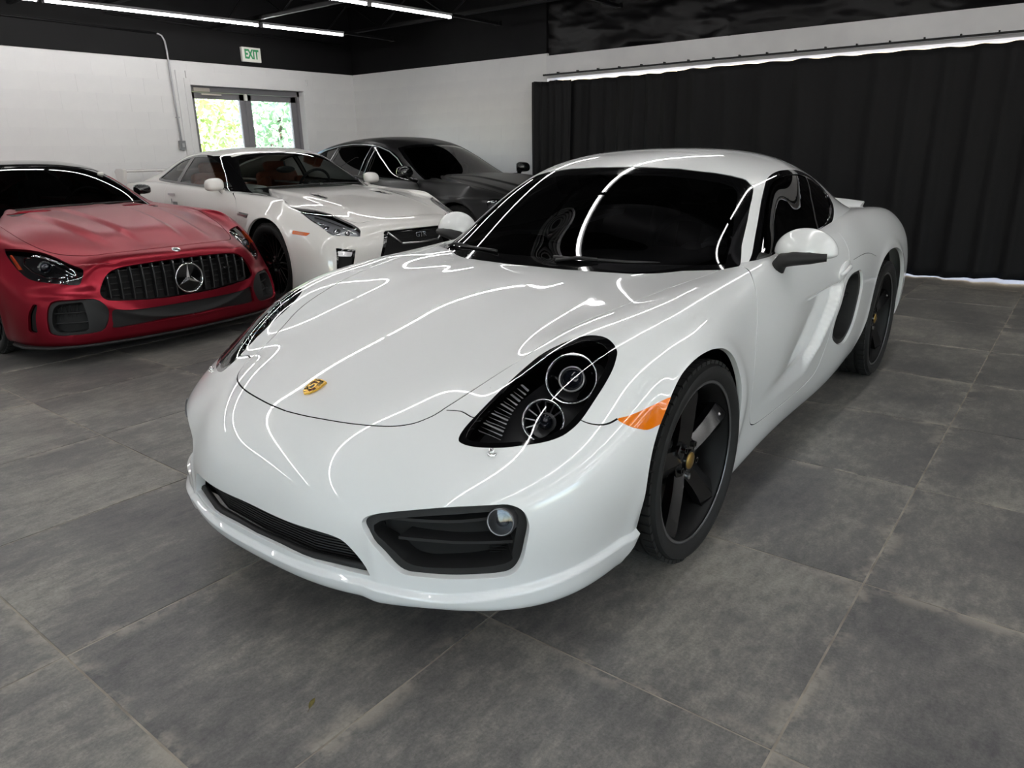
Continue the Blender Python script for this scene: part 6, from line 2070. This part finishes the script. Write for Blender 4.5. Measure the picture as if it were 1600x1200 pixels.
# ------------------------------------------------------------------ black car by the back wall
def build_black():
    CAR[0] = True
    root = empty('sedan', (BLK_POSE[0], BLK_POSE[1], 0), BLK_POSE[2] - PI / 2)
    tag(root, 'satin black four door car with dark windows standing along the white back wall', 'car')
    P = M['black_satin']
    def dent(V, N):
        x, y, z = V[:, 0], np.abs(V[:, 1]), V[:, 2]
        d = np.zeros(len(V))
        hood = (z > .7) & (x < 1.0)
        for yl, a in ((.30 + .05 * (x + .8), .012), (.60 + .03 * x, .012)):
            d += np.where(hood, a * (1 - sm01(yl - .03, yl + .03, y)) * sm01(-.8, -.4, x), 0)
        d += np.where(y > .6, .010 * np.exp(-((z - (.80 + .01 * x)) / .02) ** 2), 0)
        for cx, cz, r in ((0, .375, .40), (2.93, .375, .40)):
            q = np.hypot(x - cx, z - cz) - r
            d += np.where(y > .6, .018 * np.exp(-(q / .05) ** 2), 0)
        return V + N * d[:, None]
    hood = [(-.80, 0), (-.79, .2), (-.765, .40), (-.70, .55), (-.55, .64), (-.30, .70), (0, .75), (.40, .775), (.70, .775)]
    lamp = [(-.72,.58,.745),(-.60,.68,.765),(-.42,.79,.79),(-.36,.86,.775),(-.42,.90,.73),(-.55,.87,.69),(-.68,.77,.675),(-.74,.66,.695)]
    sidewin = [(.88,.985),(1.05,1.09),(1.25,1.22),(1.42,1.300),(1.62,1.352),(1.85,1.378),(2.15,1.388),(2.45,1.372),(2.75,1.325),(3.0,1.255),(3.18,1.165),(3.20,1.11),(3.05,1.06),(2.6,1.035),(1.9,1.015),(1.3,.998)]
    pc = car_base(root, BLK_LOW, BLK_TOP, ((0, .375, .40), (2.93, .375, .40)), P, dent, hood, 4, .035, sidewin, M['tint_dark'], M['tint_side'], M['tint_side'],
                  posts=((1.74, -.12, .045), (2.50, -.25, .022)), lamp=lamp, lamp_n=(-.6, .5, .6), frame_mat=M['gloss_black'], frame_w=.012,
                  door=[(.80,.97),(.68,.93),(.62,.85),(.60,.65),(.62,.42),(.70,.30),(1.1,.27),(1.7,.27),(2.4,.28),(2.58,.40),(2.62,.60),(2.72,.8),(2.8,1.0)])
    s = pc['shell']
    gp = mirror_pts([(0,.70),(.30,.695),(.42,.66),(.47,.50),(.43,.32),(.30,.27),(0,.26)])
    grille, s = s.split(F_poly(np.array(gp), 'yz', F_plane('x', -.5)))
    gq, s = s.cut_gap([(1.74, .99), (1.74, .27)], 'xz', .0028, F_plane('y', .5, -1))
    for q in (gq, gq.mirrored()): q.offset(-.0025).build('door_gap', M['gap'], root)
    s.both().flange(.02).build('body_shell', P, root)
    pc['hood'].both().flange(.012).build('hood', P, root)
    go = grille.both().offset(-.04).build('grille', M['dark_inside'], root)
    for k in range(9):
        z = .29 + .045 * k
        lim = float(np.interp(z, [.26, .5, .70], [.36, .44, .32]))
        curve_strip([(-.94 + .05 * (abs(y) / .5) ** 2, y, z) for y in np.linspace(-lim, lim, 11)], .006, 'slat', M['gloss_black'], go)
    for sg in (1, -1):
        q = pc['lamp'] if sg > 0 else pc['lamp'].mirrored()
        lo = q.offset(-.001).build('headlamp', M['lens'], root)
        q.offset(-.045).build('housing', M['lamp_black'], lo)
        curve_strip([(-.68, sg * .64, .72), (-.58, sg * .72, .735), (-.45, sg * .82, .755)], .008, 'light_strip', M['chrome'], lo)
        # bright line over the windows
        pts = [(.86,.98),(1.05,1.085),(1.25,1.215),(1.42,1.295),(1.62,1.347),(1.85,1.373),(2.15,1.383),(2.45,1.367),(2.75,1.320),(3.0,1.25),(3.18,1.16)]
        N = np.array(BLK_TOP, float)
        P3 = []
        for x, z in pts:
            k_ = np.argsort(N[:, 4, 0])
            yk = np.interp(x, N[k_, 4, 0], N[k_, 4, 1]); zk = np.interp(x, N[k_, 4, 0], N[k_, 4, 2]); yb = np.interp(x, N[k_, 7, 0], N[k_, 7, 1]); zb = np.interp(x, N[k_, 7, 0], N[k_, 7, 2])
            t = np.clip((zk - z) / max(zk - zb, 1e-3), 0, 1)
            P3.append((x, sg * (yk + (yb - yk) * t + .022), z))
        curve_strip(P3, .006, 'window_trim', M['chrome_dull'], root)
        for x in (1.69, 1.79, 2.50):
            zt = 1.355 if x < 2 else 1.35
            k_ = np.argsort(N[:, 4, 0])
            yk = np.interp(x, N[k_, 4, 0], N[k_, 4, 1]); yb = np.interp(x, N[k_, 7, 0], N[k_, 7, 1])
            curve_strip([(x - .03, sg * (yk + .032), zt), (x, sg * ((yk + yb) / 2 + .034), 1.20), (x + .03, sg * (yb + .012), 1.03)], .004, 'post_trim', M['chrome_dull'], root)
        for x in (1.50, 2.40):
            MB().box((x, sg * .966, .90), (.20, .02, .026), bev=.006).build('door_handle', M['gloss_black'], root)
    door_mirror(root, (.76, .985, 1.068), (.085, .10, .072), M['gloss_black'], (.76, .84, .98), M['gloss_black'])
    MB().prism([(2.95, 1.385), (3.10, 1.40), (3.16, 1.345), (3.05, 1.34)], -.012, .012, axis='Y').build('roof_fin', P, root)
    MB().box((3.02, 0, 1.400), (.04, .05, .012)).build('fin_light', mat('red_lamp', srgb(120, 20, 20), .3), root)
    rim = make_wheel('wheel', root, .37, .275, .285, 10, M['wheel_black'], None, M['gloss_black'], silver=False, style='multi')
    place_wheels(rim, root, [(0, .82, .366, 1, 0), (2.93, .82, .366, 1, 0), (0, -.82, .366, -1, 0), (2.93, -.82, .366, -1, 0)])
    cabin(root, 0, 1.02, .70, M['seat_black'], M['seat_black'], 1.05, 1.70, (1.33, .38, .98))
    wiper_set(root, [[(.66, -.5, 1.015), (.64, -.2, 1.02), (.64, .1, 1.02)], [(.66, .1, 1.02), (.67, .35, 1.02), (.70, .55, 1.015)]])
    CAR[0] = False
    return root
# ------------------------------------------------------------------ cars
build_cayman()
build_red()
build_gtr()
build_black()

def dry_leaf(x, y, rz):
    rows = []
    for k in range(7):
        t = k / 6
        w = .006 * math.sin(PI * min(1, t * 1.05)) + .0004
        z = .003 + .003 * math.sin(t * PI)
        rows.append([(-.019 + .038 * t, -w, z + .002), (-.019 + .038 * t, 0, z), (-.019 + .038 * t, w, z + .002)])
    b = MB(); b.grid(rows)
    r = empty('leaf', (x, y, .0012), rz)
    tag(r, 'small curled dry leaf lying on the floor tiles before the white coupe', 'leaf')
    o = b.build('blade', add_noise(mat('dry_leaf', srgb(104, 96, 44), .7), srgb(90, 82, 36), srgb(122, 112, 58), 80, 3), r, smooth=True)
    sol = o.modifiers.new('thickness', 'SOLIDIFY'); sol.thickness = .0006
    MB().tube([(-.028, 0, .004), (-.018, 0, .003)], .0006, n=5).build('stem', M['bark'], r)
dry_leaf(-.935, -.525, 2.1)
